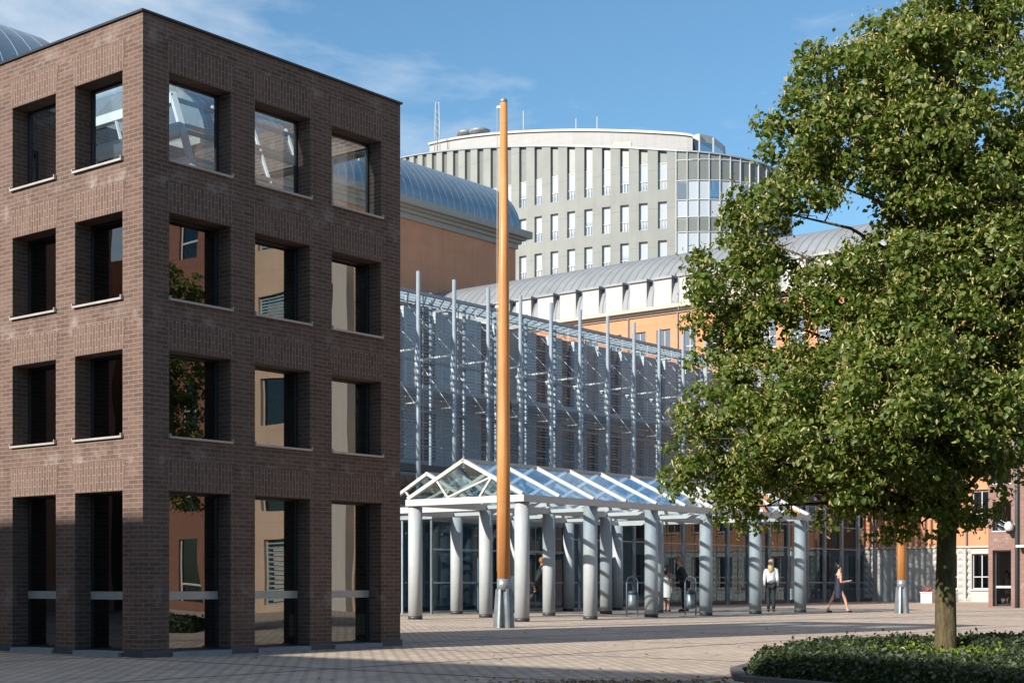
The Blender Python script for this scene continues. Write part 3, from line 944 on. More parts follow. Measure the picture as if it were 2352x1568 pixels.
cam_loc = world(*[x + y for x, y in zip(ab(rp.x, rp.y), (-.32, -.98))], 3.3)
sc = empty('security_camera', cam_loc, ROT, 'white dome security camera on the downpipe of the brick side block', 'security camera')
f = MB(); f.ball((0, 0, 0), .19, 14, 10, 0, (1, 1, 1.15)); f.build('housing', M['white'], sc)
f = MB(); f.ball((0, 0, -.17), .125, 12, 8); f.build('lens_dome', M['shoe'], sc)
f = MB(); f.bar((0, 0, .05), (.24, -.2, .12), .05, .08); f.build('bracket', M['white'], sc)

# ------------------------------------------------------------------ buildings out of the frame (seen in reflections, casting the near shade)
sb = empty('shaded_long_block', world(-10.3, 0), ROT, 'long grey block beyond the left frame edge shading the plaza', 'building')
m = MB(); m.box(-12, 0, 21.1, 75, 0, 13.84); m.box(-12, 0, -2, 21.08, 0, 12.72)
m.build('wall', M['grey_block'], sb)
tb = empty('tan_office_block', world(36, 8.0), ROT, 'sunlit tan block beyond the right frame edge', 'building')
yst = [-34.0]
for k in range(11): yst += [-33 + 2.4 * k, -31.6 + 2.4 * k]
yst.append(-6.0)
zst = [0, .3, 2.6, 3.6, 5.2, 6.6, 8.2, 9.6, 11.2, 12.8, 14.4, 17.5]
m = MB(); m.wall(yst, zst, lambda i, j: i % 2 == 1 and j % 2 == 1, .4, lambda u, d, z: (d, u, z)); m.box(.45, 10, -34, -6, .01, 17.4)
m.build('wall', M['tan'], tb)
M['louvre'] = plain('teal_louvre', (.20, .32, .37), .4)
for i in range(1, len(yst) - 1, 2):
    for j in range(1, 11, 2):
        z0, z1 = zst[j], zst[j + 1]
        f = MB()
        f.box(.12, .2, yst[i], yst[i] + .06, z0, z1); f.box(.12, .2, yst[i + 1] - .06, yst[i + 1], z0, z1)
        fr = f.build('window', M['white'], tb)
        f = MB()
        if (i * 7 + j * 3) % 5 < 3:
            for k in range(14):
                z = z0 + (z1 - z0) * k / 14; f.box(.13, .19, yst[i] + .06, yst[i + 1] - .06, z, z + .06)
            f.build('louvre', M['louvre'], fr)
        else:
            f.box(.15, .16, yst[i] + .06, yst[i + 1] - .06, z0, z1); f.build('pane', M['window_dark'], fr)
rd = empty('red_brick_house', world(35.2, 8.0), ROT, 'narrow reddish brick house beyond the right frame edge', 'building')
ysd = [-19.6, -19.0, -18.0, -17.2, -16.2, -15.4]
m = MB(); m.wall(ysd, zst, lambda i, j: i % 2 == 1 and j % 2 == 1, .3, lambda u, d, z: (d, u, z)); m.box(.32, .75, -19.6, -15.4, .01, 17.45)
m.build('wall', plain('reddish_brick', (.17, .075, .05), .85), rd)
for i in (1, 3):
    for j in range(1, 11, 2):
        f = MB(); f.box(.1, .16, ysd[i], ysd[i] + .07, zst[j], zst[j + 1]); f.box(.1, .16, ysd[i + 1] - .07, ysd[i + 1], zst[j], zst[j + 1]); f.box(.1, .16, ysd[i] + .07, ysd[i + 1] - .07, zst[j] + .6, zst[j] + .67)
        fr = f.build('window', M['white'], rd)
        f = MB(); f.box(.12, .13, ysd[i] + .07, ysd[i + 1] - .07, zst[j], zst[j + 1]); f.build('pane', M['window_dark'], fr)
m = MB()
for i in range(0, len(yst) - 1, 4):
    if not -20.5 < yst[i] < -10.5: m.box(-.35, -.003, yst[i] + .1, yst[i + 1] - .1, 0, 17.3)
m.build('pilaster', M['cornice'], tb)

# ------------------------------------------------------------------ foliage
def leaf_mesh(name, cen, size, nrm_up, mats, midx, parent=None, loc=(0, 0, 0), droop=0.0, long=1.3, outward=None):
    """many leaf-sized folded quads; cen (n,3)"""
    n = len(cen)
    d = rng.normal(size=(n, 3)); d[:, 2] += nrm_up
    if outward is not None: d += outward * 1.0
    d /= np.linalg.norm(d, axis=1)[:, None]
    t = rng.normal(size=(n, 3)); t[:, 2] -= droop
    t -= d * (t * d).sum(1)[:, None]; t /= np.linalg.norm(t, axis=1)[:, None]
    s = np.cross(d, t)
    L_ = (size * rng.uniform(.7, 1.3, n))[:, None]
    W_ = L_ / long
    v = np.empty((n, 6, 3))
    fold = d * L_ * .12
    v[:, 0] = cen - t * L_ * .5
    v[:, 1] = cen - t * L_ * .1 + s * W_ * .5 + fold
    v[:, 2] = cen + t * L_ * .28 + s * W_ * .34 + fold
    v[:, 3] = cen + t * L_ * .55
    v[:, 4] = cen + t * L_ * .28 - s * W_ * .34 + fold
    v[:, 5] = cen - t * L_ * .1 - s * W_ * .5 + fold
    me = bpy.data.meshes.new(name)
    nv = n * 6
    me.vertices.add(nv); me.vertices.foreach_set('co', v.reshape(-1))
    base = np.arange(n)[:, None] * 6
    quads = np.concatenate([base + np.array([[0, 1, 2, 3]]), base + np.array([[0, 3, 4, 5]])], axis=1).reshape(-1)
    me.loops.add(n * 8); me.loops.foreach_set('vertex_index', quads.astype(np.int32))
    me.polygons.add(n * 2)
    me.polygons.foreach_set('loop_start', (np.arange(n * 2) * 4).astype(np.int32))
    for mt in mats: me.materials.append(mt)
    me.polygons.foreach_set('material_index', np.repeat(midx, 2).astype(np.int32))
    me.update(calc_edges=True); me.validate()
    o = bpy.data.objects.new(name, me); C.objects.link(o)
    if parent: o.parent = parent
    o.location = loc
    return o

TD = 20.0                         # distance of the linden
TX = (2172 - HU) / F * TD
tree = empty('linden_tree', (TX, TD, 0), 0, 'leafy linden tree with seed clusters rising from the hedge at the right', 'tree')
def tz(v): return EYE + (HV - v) / F * TD
def tx(u): return (u - HU) / F * TD - TX
# crown lobes: (u, v, radius in survey units, depth offset in metres)
lobes = [(1900, 1040, 120, -2.0), (2020, 1060, 110, -1.8), (1800, 980, 110, -1.6), (2100, 1000, 120, -2.4), (1960, 950, 130, -2.6), (2130, 1085, 85, -1.3), (2230, 1000, 110, -2.0), (2040, 1085, 60, -1.5),
         (2190, -60, 130, 0), (2150, 90, 115, .3), (2245, 80, 85, -.3), (2200, 200, 190, -.4), (1960, 150, 105, .2), (1900, 215, 85, -.5),
         (2060, 240, 130, -.7), (2010, 330, 140, .4), (1830, 330, 105, -.3), (1930, 370, 95, -.9), (2290, 330, 150, .5), (2150, 400, 180, -.8),
         (1760, 470, 90, .2), (1830, 430, 80, -.6), (1720, 540, 75, .0), (2260, 520, 190, -.5), (2110, 600, 160, .8), (1640, 640, 70, -.2), (1700, 690, 110, .3),
         (1800, 640, 90, .9), (2010, 700, 170, -.8), (1860, 740, 150, -.3), (2200, 720, 190, -1.1), (2330, 760, 150, .2), (1660, 770, 85, .3),
         (2130, 860, 180, .8), (1960, 900, 180, -1.0), (1790, 900, 140, .2), (1640, 930, 85, -.4), (2240, 930, 170, -.7), (1700, 1010, 115, -.6),
         (1590, 1020, 50, .1), (1850, 1060, 130, -.7), (2020, 1050, 140, .3), (2150, 1060, 130, -.9), (1620, 1110, 75, -.2), (2280, 960, 110, .8),
         (1740, 1120, 85, .2), (1930, 1140, 75, -.2), (1690, 1165, 48, -.1), (2060, 1150, 80, .5), (2180, 1140, 65, -.5), (2090, 1205, 38, -.5), (2350, 620, 130, .0), (2400, 900, 130, .5), (2420, 400, 140, 0),
         (2060, 780, 150, 1.6), (2200, 300, 150, 1.4), (2200, 550, 170, 1.5), (1900, 950, 140, 1.4), (2210, 1180, 30, -.3)]
cen = []; outw = []
for (u, v, r, dy) in lobes:
    c = np.array([tx(u), dy, tz(v)]); rr = r / F * TD
    ns_ = max(4, int(19 * (rr / .6) ** 1.9))
    dirs = rng.normal(size=(ns_, 3)); dirs /= np.linalg.norm(dirs, axis=1)[:, None]
    rad = rr * rng.uniform(.45, 1.02, ns_) ** .7
    cc = c + dirs * rad[:, None] * np.array([1, .9, .95])
    for q, dd in zip(cc, dirs):    # a leafy spray: domed on top, open below, drooping outwards
        rc = rng.uniform(.12, .28)
        nl = int(76 * (rc / .2) ** 2 * rng.uniform(.7, 1.2))
        a_ = rng.normal(size=(nl, 3)); a_[:, 2] = a_[:, 2] * .8 + .45; a_ += dd * .35
        a_ /= np.linalg.norm(a_, axis=1)[:, None]
        pts = q + a_ * (rc * rng.uniform(.62, 1.12, nl))[:, None] * np.array([1.15, 1.15, .72])
        pts[:, 2] -= .25 * ((pts[:, 0] - q[0]) ** 2 + (pts[:, 1] - q[1]) ** 2) / rc
        cen.append(pts); outw.append(a_)
    nf = int(70 * (rr / .6) ** 2)  # loose inner leaves
    dirs = rng.normal(size=(nf, 3)); dirs /= np.linalg.norm(dirs, axis=1)[:, None]
    cen.append(c + dirs * (rr * rng.uniform(.1, .95, nf))[:, None]); outw.append(dirs * .4)
cen = np.concatenate(cen); outw = np.concatenate(outw)
GAPS = [(1958, 515, 78, 46), (1775, 770, 22, 42), (1890, 768, 34, 22), (1800, 655, 16, 40), (1905, 885, 24, 18), (2075, 300, 16, 14), (2250, 330, 14, 30), (2140, 880, 12, 14),
        (1935, 690, 14, 12), (1650, 585, 30, 18), (1620, 850, 30, 18), (2030, 560, 18, 14), (2300, 200, 14, 20),
        (1768, 1165, 30, 42), (2252, 1125, 42, 44), (1985, 1205, 55, 22), (1875, 1150, 24, 26), (1905, 1010, 20, 14), (1830, 1205, 30, 16), (2130, 1200, 26, 24), (1745, 880, 16, 22), (2010, 930, 16, 12), (2330, 1020, 18, 30)]
pu = HU + (cen[:, 0] + TX) / (TD + cen[:, 1]) * F; pv = HV - (cen[:, 2] - EYE) / (TD + cen[:, 1]) * F
keep = np.ones(len(cen), bool)
for gu, gv, ru, rv in GAPS:            # openings between the limbs
    keep &= ((pu - gu) / ru) ** 2 + ((pv - gv) / rv) ** 2 > 1 + .5 * rng.normal(size=len(cen))
cen, outw = cen[keep], outw[keep]
print('leaves', len(cen))
crown = leaf_mesh('crown', cen, .073, .45, [M['leaf']], np.zeros(len(cen)), tree, droop=.9, long=1.15, outward=outw * 1.1)
pick = rng.choice(len(cen), int(len(cen) * .46), replace=False)
bc = cen[pick] + outw[pick] * .07 + rng.normal(size=(len(pick), 3)) * .04
leaf_mesh('seed_bract', bc, .060, .2, [M['bract']], np.zeros(len(bc)), crown, droop=1.6, long=2.6, outward=outw[pick] * .4)
tm = MB()
tm.tube([(0, 0, -.05), (.0, 0, .25), (.0, 0, 1.0), (.02, 0, 1.9), (.05, 0, 3.0), (.03, .03, 4.5), (-.02, 0, 6.2), (.05, 0, 8.0), (.1, 0, 9.6)],
        [.17, .145, .132, .125, .118, .10, .075, .045, .015], 14)
tm.build('trunk', M['bark'], tree)
lm = MB()
for (u, v, r, dy) in lobes:
    z1 = tz(v); x1 = tx(u)
    zs_ = max(1.9, min(8.4, z1 - .35 * math.hypot(x1, dy) - .25))
    p0 = Vector((.04, 0, zs_)); p1 = Vector((x1, dy, z1))
    mid = p0.lerp(p1, .5) + Vector((0, 0, .12)) + Vector(rng.normal(size=3) * .08)
    rr = .018 + .03 * max(0, 1 - zs_ / 10)
    lm.tube([p0, mid, p1], [rr, rr * .65, .006], 6)
    for k in range(4):
        q = mid.lerp(p1, .3 + .2 * k); e = q + Vector(rng.normal(size=3)) * r / F * TD * .5
        lm.tube([q, e], [rr * .4, .003], 4)
lm.build('limb', M['bark'], tree)

# hedge bed
HP = [(2.62, 15.95), (2.72, 17.3), (3.7, 20.0), (5.0, 21.9), (8.0, 22.3), (12.0, 20.0), (12.0, 10.0), (6.0, 10.6)]
def inpoly(x, y, P):
    c = np.zeros(len(x), bool); j = len(P) - 1
    for i in range(len(P)):
        xi, yi = P[i]; xj, yj = P[j]
        k = ((yi > y) != (yj > y)) & (x < (xj - xi) * (y - yi) / (yj - yi + 1e-9) + xi)
        c ^= k; j = i
    return c
def edge_d(x, y, P):
    best = np.full(len(x), 9e9)
    for i in range(len(P)):
        ax, ay = P[i - 1]; bx, by = P[i]
        dx, dy = bx - ax, by - ay
        t = np.clip(((x - ax) * dx + (y - ay) * dy) / (dx * dx + dy * dy), 0, 1)
        best = np.minimum(best, np.hypot(x - ax - t * dx, y - ay - t * dy))
    return best
def hz(x, y):
    e = edge_d(x, y, HP)
    h = .25 * np.clip(e / .16, 0, 1) ** .5
    h *= .92 + .10 * np.sin(x * 1.9 + 1) * np.sin(y * 1.3) + .05 * np.sin(x * 5.1 + y * 3.7)
    dT = np.hypot((x - TX + .45) / 1.2, (y - TD + .85) / 1.35)
    h *= 1 - .42 * np.exp(-((x - TX + .35) / 1.15) ** 2) * np.clip((TD + .2 - y) / .8, 0, 1)
    h *= 1 - .74 * np.exp(-(dT / .72) ** 4)
    return h
nh = 130000
x = rng.uniform(2.4, 8.6, nh); y = rng.uniform(11, 22.6, nh)
for (p, q, n_) in ((HP[7], HP[0], 34000), (HP[0], HP[1], 9000), (HP[1], HP[2], 9000)):   # thick leafy flanks
    t = rng.uniform(.0, 1, n_); w_ = rng.uniform(0, .26, n_) ; dx, dy = q[0] - p[0], q[1] - p[1]; l_ = math.hypot(dx, dy)
    x = np.concatenate([x, p[0] + dx * t + dy / l_ * w_]); y = np.concatenate([y, p[1] + dy * t - dx / l_ * w_])
k = inpoly(x, y, HP); x, y = x[k], y[k]
top = hz(x, y)
e = edge_d(x, y, HP)
zz = top * np.where(e < .3, rng.uniform(.05, 1.05, len(x)), rng.uniform(.75, 1.12, len(x))) + rng.exponential(.018, len(x))
dT = np.hypot((x - TX + .45) / 1.2, (y - TD + .85) / 1.35)
mi = np.where(dT < .80 + rng.normal(size=len(x)) * .08, 1, 0)
hedge = empty('hedge_bed', (0, 0, 0), 0, 'low dark green hedge around the foot of the linden', 'hedge')
leaf_mesh('foliage', np.stack([x, y, zz], 1), .052, .6, [M['hedge'], M['lime']], mi, hedge, droop=0, long=1.4)
mm = MB()
gx = np.linspace(2.4, 12.2, 90); gy = np.linspace(10.6, 22.8, 110)
X, Y = np.meshgrid(gx, gy, indexing='ij')
ins = inpoly(X.ravel(), Y.ravel(), HP).reshape(X.shape)
Z = np.where(ins, hz(X.ravel(), Y.ravel()).reshape(X.shape) * .86, 0)
mm.v = [(a, b_, c - .01) for a, b_, c in zip(X.ravel(), Y.ravel(), Z.ravel())]
ny = len(gy)
for i in range(len(gx) - 1):
    for j in range(ny - 1):
        if ins[i, j] or ins[i + 1, j] or ins[i, j + 1] or ins[i + 1, j + 1]:
            mm.f.append((i * ny + j, (i + 1) * ny + j, (i + 1) * ny + j + 1, i * ny + j + 1)); mm.m.append(0); mm.sm.append(True)
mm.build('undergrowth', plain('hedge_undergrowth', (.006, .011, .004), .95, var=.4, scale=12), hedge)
kb = MB()
def kerb(p, q, w=.14, h=.06): 
    kb.bar((p[0], p[1], h / 2), (q[0], q[1], h / 2), w, h)
kerb((2.42, 15.98), (5.8, 10.3)); kerb((2.45, 16.12), (2.58, 17.3)); kerb((2.60, 17.42), (3.55, 20.05))
tag(kb.build('kerb_edging', M['kerb']), 'dark stone kerb along the near side of the hedge bed', 'kerb')
# fallen leaves in the shade
n = 900
lx = rng.normal(1.25, .75, n); ly = rng.normal(15.55, .28, n)
lx[:260] = rng.uniform(-5, 12, 260); ly[:260] = rng.uniform(15.5, 34, 260)
o = leaf_mesh('fallen_leaves', np.stack([lx, ly, np.full(n, .012)], 1), .045, 4.0, [M['dead_leaf']], np.zeros(n))
tag(o, 'brown fallen leaves scattered on the shaded paving', 'fallen leaves', None, 'stuff')

# ------------------------------------------------------------------ litter bins in hoops
def bin_():
    root = empty('litter_bin', (0, 0, 0), ROT)
    m = MB()
    pts = [(-.17, 0, 0), (-.17, 0, 1.02)] + [(-.17 * math.cos(R(t)), 0, 1.05 + .17 * math.sin(R(t))) for t in range(15, 180, 15)] + [(.17, 0, 1.02), (.17, 0, 0)]
    m.tube(pts, .022, 8); m.build('hoop', M['galv'], root)
    m = MB(); m.tube([(0, .0, .22), (0, 0, .24), (0, 0, .66), (0, 0, .67)], [.12, .135, .135, .12], 16); m.build('bucket', M['galv'], root)
    m = MB(); m.tube([(0, 0, .671), (0, 0, .76), (0, 0, .79)], [.14, .14, .06], 16); m.build('lid', M['steel_dark'], root)
    m = MB(); m.bar((-.17, 0, .5), (.17, 0, .5), .03, .03); m.build('bracket', M['galv'], root)
    return root
b1 = bin_(); b1.location = ground(1452, 1414); b1.rotation_euler.z = R(0)
tag(b1, 'steel litter bin in a tall hoop between the second and third front columns', 'litter bin', 'hooped litter bins under the canopy')
b2 = copy_tree(b1); b2.location = ground(1586, 1412)
tag(b2, 'steel hooped litter bin in front of the leaning ginger haired person', 'litter bin')

# planter
pl = empty('flower_planter', ground(2134, 1384), ROT, 'white planter box with pink flowers left of the linden trunk', 'planter')
m = MB(); m.wall([-.35, .35], [0, .55], lambda i, j: False, .05, lambda u, d, z: (u, -.30 + d, z)); m.box(-.35, .35, -.25, .3, 0, .50); m.box(-.38, .38, -.33, .33, .5, .56)
m.build('box', M['white'], pl)
n = 260
pf = leaf_mesh('pink_flowers', np.stack([rng.normal(-.1, .14, n), rng.normal(0, .12, n), .6 + np.abs(rng.normal(0, .10, n))], 1), .07, .8, [M['pink'], M['lime']], (rng.random(n) < .25).astype(int), pl)
pf['kind'] = 'stuff'

# round spotlight dish on the hall masts
dz_ = world(masts[6] + .35, HB - .45, 7.55)
dish = empty('spotlight_dish', dz_, ROT, 'round dark rimmed mirror dish hung on the hall masts right of the flag pole', 'spotlight')
m = MB()
pts = [(.42 * math.cos(R(t)), 0, .42 * math.sin(R(t))) for t in range(0, 361, 15)]
m.tube(pts, .05, 8); m.build('rim', M['steel_dark'], dish)
m = MB(); m.tube([(0, .02, 0), (0, .06, 0)], .39, 20); m.build('mirror', M['zinc_end'], dish)
m = MB(); m.bar((0, .06, 0), (-.35, .45, .5), .05, .05); m.build('arm', M['white'], dish)

# ------------------------------------------------------------------ people
def skin(name, verts, edges, mat, parent, sub=2):
    me = bpy.data.meshes.new(name)
    me.from_pydata([v[:3] for v in verts], edges, [])
    me.materials.append(mat)
    o = bpy.data.objects.new(name, me); C.objects.link(o); o.parent = parent
    md = o.modifiers.new('Skin', 'SKIN'); md.use_smooth_shade = True
    sv = me.skin_vertices[0].data
    for i, v in enumerate(verts):
        r = v[3]; sv[i].radius = (r if not hasattr(r, '__len__') else r[0], r if not hasattr(r, '__len__') else r[1])
    sv[0].use_root = True
    s_ = o.modifiers.new('Sub', 'SUBSURF'); s_.levels = sub; s_.render_levels = sub
    return o

def person(loc, rz, label, H=1.75, lean=0.0, legs=((.18, 0), (-.18, .05)), arms=(('down', .05), ('down', -.05)), hair='black_hair', hairlen=0,
           top='suit', bottom='suit', shoes='shoe', dress=False, bare_arms=False, bun=False, shirt=False, tw_=0.0, bag=False):
    """local frame: facing +x, left = +y; legs: (foot x offset, heel lift)"""
    k = H / 1.75
    root = empty('person', loc, rz, label, 'person')
    V = []; E = []; idx = {}
    def add(n, x, y, z, r, par=None):
        ln = lean * max(0, z - .92)
        V.append((( x + ln) * k, y * k, z * k, (r[0] * k, r[1] * k) if hasattr(r, '__len__') else r * k)); idx[n] = len(V) - 1
        if par: E.append((idx[par], idx[n]))
    add('pelvis', 0, 0, .95, (.15, .115))
    add('waist', .0, 0, 1.10, (.13, .10), 'pelvis'); add('chest', .01, 0, 1.28, (.155, .115), 'waist'); add('neckb', 0, 0, 1.43, (.075, .075), 'chest')
    add('neck', .01, 0, 1.50, .052, 'neckb'); add('jaw', .035, 0, 1.565, (.058, .066), 'neck'); add('head', .02, 0, 1.65, (.078, .096), 'jaw'); add('crown', .01, 0, 1.72, (.055, .065), 'head')
    for si, sd in ((0, 1), (1, -1)):
        n = 'L' if sd > 0 else 'R'
        fx, lift = legs[si]
        add('hip' + n, 0, .085 * sd, .90, .092, 'pelvis')
        add('knee' + n, fx * .62 + (.07 if lift > .03 else .02), .09 * sd, .50 + lift * .3, .058, 'hip' + n)
        add('calf' + n, fx * .80 + (-.02 if lift > .03 else 0), .09 * sd, .35 + lift * .6, .056, 'knee' + n)
        add('ank' + n, fx, .09 * sd, .085 + lift, .036, 'calf' + n)
        add('heel' + n, fx - .03, .09 * sd, .04 + lift * 1.1, .034, 'ank' + n)
        add('toe' + n, fx + .17, .10 * sd, .03 + lift * .35, .03, 'ank' + n)
        mode, sw = arms[si]
        add('sh' + n, 0, .185 * sd, 1.385, .055, 'neckb')
        if mode == 'down': el, wr, dirh = (sw * .5 - .03, .215, 1.10), (sw + .02, .21, .86), Vector((.15, 0, -1))
        elif mode == 'fore': el, wr, dirh = (.02, .21, 1.10), (.27, .15, 1.15), Vector((1, -.1, .15))
        else: el, wr, dirh = (-.14, .25, 1.15), (.02, .16, 1.0), Vector((1, -.4, -.2))
        add('el' + n, el[0], el[1] * sd, el[2], .041, 'sh' + n); add('wr' + n, wr[0], wr[1] * sd, wr[2], .027, 'el' + n)
        dirh.normalize()
        pal = Vector((wr[0], wr[1] * sd, wr[2])) + dirh * .07
        add('palm' + n, *pal, (.040, .022), 'wr' + n)
        across = Vector((0, 1, 0)) if abs(dirh.y) < .5 else Vector((1, 0, 0))
        if mode == 'down': across = Vector((1, 0, 0))
        across = (across - dirh * across.dot(dirh)).normalized()
        curl = dirh.cross(across)
        for q, (o_, l_) in enumerate(((-.030, .062), (-.010, .075), (.011, .070), (.030, .055))):
            p1 = pal + across * o_ + dirh * (.045 + l_ * .4); p2 = pal + across * o_ * 1.05 + dirh * (.04 + l_ * .95) + curl * .018 * -sd
            add('fa%s%d' % (n, q), *p1, .0095, 'palm' + n); add('fb%s%d' % (n, q), *p2, .008, 'fa%s%d' % (n, q))
        add('th' + n, *(pal + across * .045 + dirh * .015), .011, 'palm' + n); add('tt' + n, *(pal + across * .055 + dirh * .055), .009, 'th' + n)
    body = skin('body', V, E, M['skin'], root)
    def part(name, names, grow, mat, extra=None, sub=2):
        vs = []; mp_ = {}
        for n in names:
            v = V[idx[n]]; r = v[3]; r = r if hasattr(r, '__len__') else (r, r)
            gk = grow.get(n, grow['*']) if isinstance(grow, dict) else grow
            vs.append((*v[:3], (r[0] + gk, r[1] + gk))); mp_[idx[n]] = len(vs) - 1
        es = [(mp_[a], mp_[b_]) for a, b_ in E if a in mp_ and b_ in mp_]
        return skin(name, vs, es, M[mat], root, sub)
    armN = ['shL', 'shR'] + ([] if bare_arms else ['elL', 'elR', 'wrL', 'wrR'])
    if dress:
        d = part('dress', ['pelvis', 'waist', 'chest', 'neckb', 'hipL', 'hipR'], {'*': .018, 'neckb': .03, 'hipL': .03, 'hipR': .03}, top)
        m = MB()
        rg = []
        for (z, rx, ry) in ((1.12, .120, .150), (.98, .140, .172), (.80, .155, .185), (.62, .152, .178), (.54, .150, .175)):
            rg.append([((rx * math.cos(R(t)) + .01) * k, ry * math.sin(R(t)) * k, z * k) for t in range(0, 360, 20)])
        for a_, b_ in zip(rg, rg[1:]):
            for q in range(18): m.face([a_[q], b_[q], b_[(q + 1) % 18], a_[(q + 1) % 18]], 0, True)
        m.build('skirt', M[top], d)
    else:
        part('jacket' if top == 'suit' else 'top', ['waist', 'pelvis', 'chest', 'neckb'] + armN, {'*': .022, 'chest': .045, 'waist': .035, 'neckb': .012, 'wrL': .012, 'wrR': .012, 'shL': .015, 'shR': .015}, top)
        part('trousers', ['pelvis', 'hipL', 'hipR', 'kneeL', 'kneeR', 'calfL', 'calfR', 'ankL', 'ankR'], {'*': .014, 'ankL': .022, 'ankR': .022}, bottom)
    for n in 'LR':
        part('shoe', ['ank' + n, 'heel' + n, 'toe' + n], {'*': .008, 'ank' + n: .012}, shoes, sub=1)
    hd = Vector(V[idx['head']][:3])
    m = MB()
    m.ball(hd + Vector((-.018, 0, .035)) * k, .112 * k, 14, 10, 0, (.95, .84, .98))
    if hairlen: m.tube([hd + Vector((-.05, 0, .05)) * k, hd + Vector((-.10, 0, -.08)) * k, hd + Vector((-.12, 0, -hairlen * .7)) * k, hd + Vector((-.12, 0, -hairlen)) * k], [.085 * k, .10 * k, .10 * k, .03 * k], 10)
    if bun: m.ball(hd + Vector((-.11, 0, .10)) * k, .052 * k, 10, 8)
    m.build('hair', M[hair], root)
    fx_ = hd + Vector((.092, 0, -.005)) * k
    m = MB(); m.tube([fx_ + Vector((-.012, 0, .02)) * k, fx_ + Vector((.014, 0, -.03)) * k, fx_ + Vector((-.01, 0, -.04)) * k], [.007 * k, .014 * k, .008 * k], 6); m.build('nose', M['skin'], root)
    m = MB()
    for sd in (1, -1): m.ball(fx_ + Vector((-.008, .032 * sd, .008)) * k, .011 * k, 8, 6)
    m.build('eyes', M['eye'], root)
    m = MB(); m.ball(fx_ + Vector((-.012, 0, -.068)) * k, .022 * k, 8, 6, 0, (.4, 1, .35)); m.build('mouth', M['lip'], root)
    m = MB()
    for sd in (1, -1): m.ball(hd + Vector((.0, .083 * sd, -.01)) * k, .028 * k, 8, 6, 0, (.7, .35, 1.1))
    m.build('ears', M['skin'], root)
    if shirt:
        m = MB(); cb = Vector(V[idx['neckb']][:3])
        m.ball(cb + Vector((.055, 0, -.03)) * k, .07 * k, 10, 8, 0, (.8, .7, 1.2)); m.build('shirt_collar', M['shirt'], root)
    return root

def at(u, v): return ground(u, v)
person(at(1237, 1409), R(20), 'person in a charcoal suit striding half behind a canopy column', 1.84, .16, ((-.42, .10), (.30, 0)), (('down', .2), ('down', -.25)), 'ginger', 0, shirt=True)
person(at(1531, 1404.5), R(60), 'person in white dress and dark cardigan behind the third front column', 1.66, 0, ((.05, 0), (-.04, 0)), (('fore', 0), ('down', 0)), 'black_hair', .25, top='shirt', dress=True, shoes='shoe')
person(at(1573, 1404.5), R(178), 'person with ginger hair in dark suit leaning forward beside a hooped bin', 1.92, .26, ((.05, 0), (-.10, 0)), (('fore', 0), ('back', 0)), 'ginger', 0, shirt=True)
person(at(1771, 1404.5), R(75), 'person with long blond hair, white top and black trousers under the canopy', 1.84, 0, ((.03, 0), (-.06, 0)), (('down', .05), ('down', 0)), 'blond', .36, top='shirt', bottom='jeans', shoes='boots')
person(at(1925, 1406.5), R(8), 'person in sleeveless navy dress walking while looking at a phone', 1.64, .05, ((-.36, .0), (.34, .0)), (('fore', 0), ('fore', 0)), 'black_hair', 0, top='navy', dress=True, bare_arms=True, bun=True)

# ------------------------------------------------------------------ light, sky, camera
SUN_EL = R(26.6)
sd = Vector((-.754, -.657, 0)).normalized()
sun = bpy.data.lights.new('sun', 'SUN'); sun.energy = 5.0; sun.angle = R(.53); sun.color = (1, .93, .82)
so = bpy.data.objects.new('sun', sun); C.objects.link(so)
to = Vector((sd.x * math.cos(SUN_EL), sd.y * math.cos(SUN_EL), math.sin(SUN_EL)))
so.rotation_euler = to.to_track_quat('Z', 'Y').to_euler()
W = bpy.data.worlds.new('World'); bpy.context.scene.world = W; W.use_nodes = True
nt = W.node_tree; nt.nodes.clear()
out = nt.nodes.new('ShaderNodeOutputWorld'); bg = nt.nodes.new('ShaderNodeBackground')
sky = nt.nodes.new('ShaderNodeTexSky'); sky.sky_type = 'NISHITA'; sky.sun_disc = False
sky.sun_elevation = SUN_EL; sky.sun_rotation = math.atan2(sd.x, sd.y); sky.air_density = 1.0; sky.dust_density = .6; sky.ozone_density = 1.6; sky.altitude = 50
tcn = nt.nodes.new('ShaderNodeTexCoord')
mpg = nt.nodes.new('ShaderNodeMapping'); mpg.inputs['Scale'].default_value = (6.0, 4.0, 17.0); mpg.inputs['Rotation'].default_value = (0, R(-18), 0)
nt.links.new(tcn.outputs['Generated'], mpg.inputs[0])
nz = nt.nodes.new('ShaderNodeTexNoise'); nz.inputs['Scale'].default_value = 1.0; nz.inputs['Detail'].default_value = 9; nz.inputs['Roughness'].default_value = .58; nz.inputs['Distortion'].default_value = .3
nt.links.new(mpg.outputs[0], nz.inputs[0])
sx = nt.nodes.new('ShaderNodeSeparateXYZ'); nt.links.new(tcn.outputs['Generated'], sx.inputs[0])
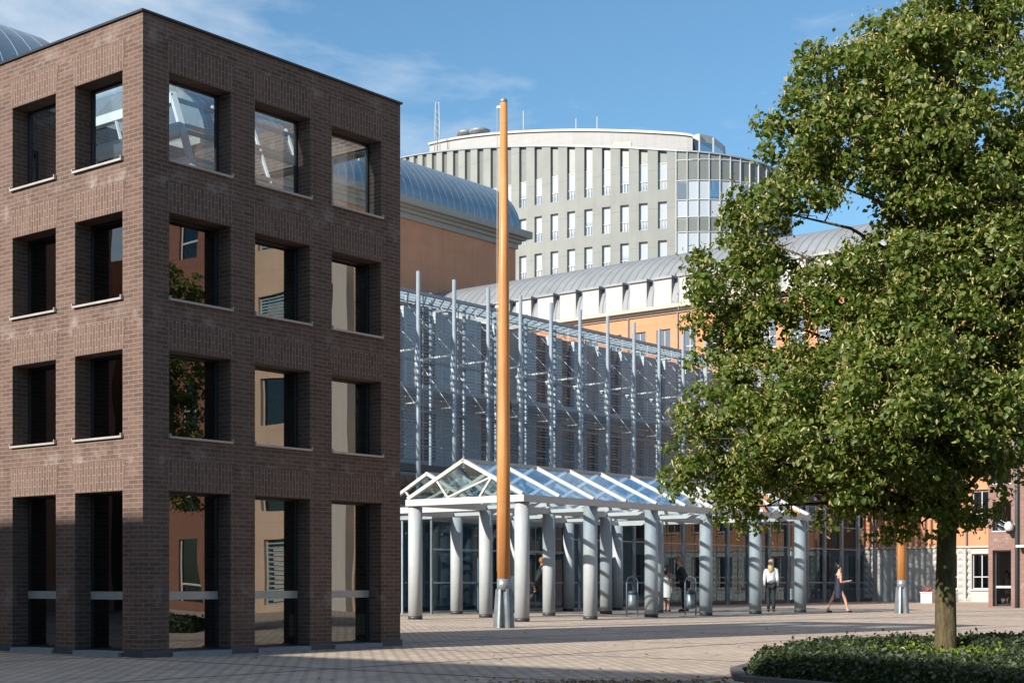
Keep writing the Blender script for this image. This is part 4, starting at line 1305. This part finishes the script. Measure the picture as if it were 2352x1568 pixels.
def mr(x, a, b, c=0., d=1.):
    o = nt.nodes.new('ShaderNodeMapRange'); o.inputs[1].default_value = a; o.inputs[2].default_value = b; o.inputs[3].default_value = c; o.inputs[4].default_value = d
    nt.links.new(x, o.inputs[0]); return o.outputs[0]
side = mr(sx.outputs[0], .03, -.30)           # the cloud bank lies to the left
th = nt.nodes.new('ShaderNodeMath'); th.operation = 'MULTIPLY_ADD'; nt.links.new(side, th.inputs[0]); th.inputs[1].default_value = .40; nt.links.new(nz.outputs[0], th.inputs[2])
cov = mr(th.outputs[0], .57, .92)
mul = nt.nodes.new('ShaderNodeMath'); mul.operation = 'MULTIPLY'; nt.links.new(cov, mul.inputs[0]); mul.inputs[1].default_value = .85
mixn = nt.nodes.new('ShaderNodeMix'); mixn.data_type = 'RGBA'
nt.links.new(mul.outputs[0], mixn.inputs[0]); tint = nt.nodes.new('ShaderNodeMix'); tint.data_type = 'RGBA'; tint.blend_type = 'MULTIPLY'; tint.inputs[0].default_value = 1
nt.links.new(sky.outputs[0], tint.inputs[6]); tint.inputs[7].default_value = (.98, 1.36, 1.48, 1)
nt.links.new(tint.outputs[2], mixn.inputs[6]); mixn.inputs[7].default_value = (7.6, 8.2, 8.9, 1)
nt.links.new(mixn.outputs[2], bg.inputs[0]); bg.inputs[1].default_value = .067
nt.links.new(bg.outputs[0], out.inputs[0])

cam = bpy.data.cameras.new('camera'); co = bpy.data.objects.new('camera', cam); C.objects.link(co)
co.location = (0, 0, EYE); co.rotation_euler = (R(90), 0, 0)
cam.sensor_width = 36; cam.lens = 36 * F / 2352; cam.shift_y = (HV - 784) / 2352; cam.clip_end = 4000; cam.clip_start = .1
S = bpy.context.scene; S.camera = co
S.view_settings.view_transform = 'Standard'; S.view_settings.look = 'None'; S.view_settings.exposure = .75; S.view_settings.gamma = 1
S.cycles.max_bounces = 10; S.cycles.transparent_max_bounces = 24; S.cycles.glossy_bounces = 5; S.cycles.diffuse_bounces = 3
S.cycles.caustics_reflective = False; S.cycles.caustics_refractive = False
S.cycles.use_denoising = True
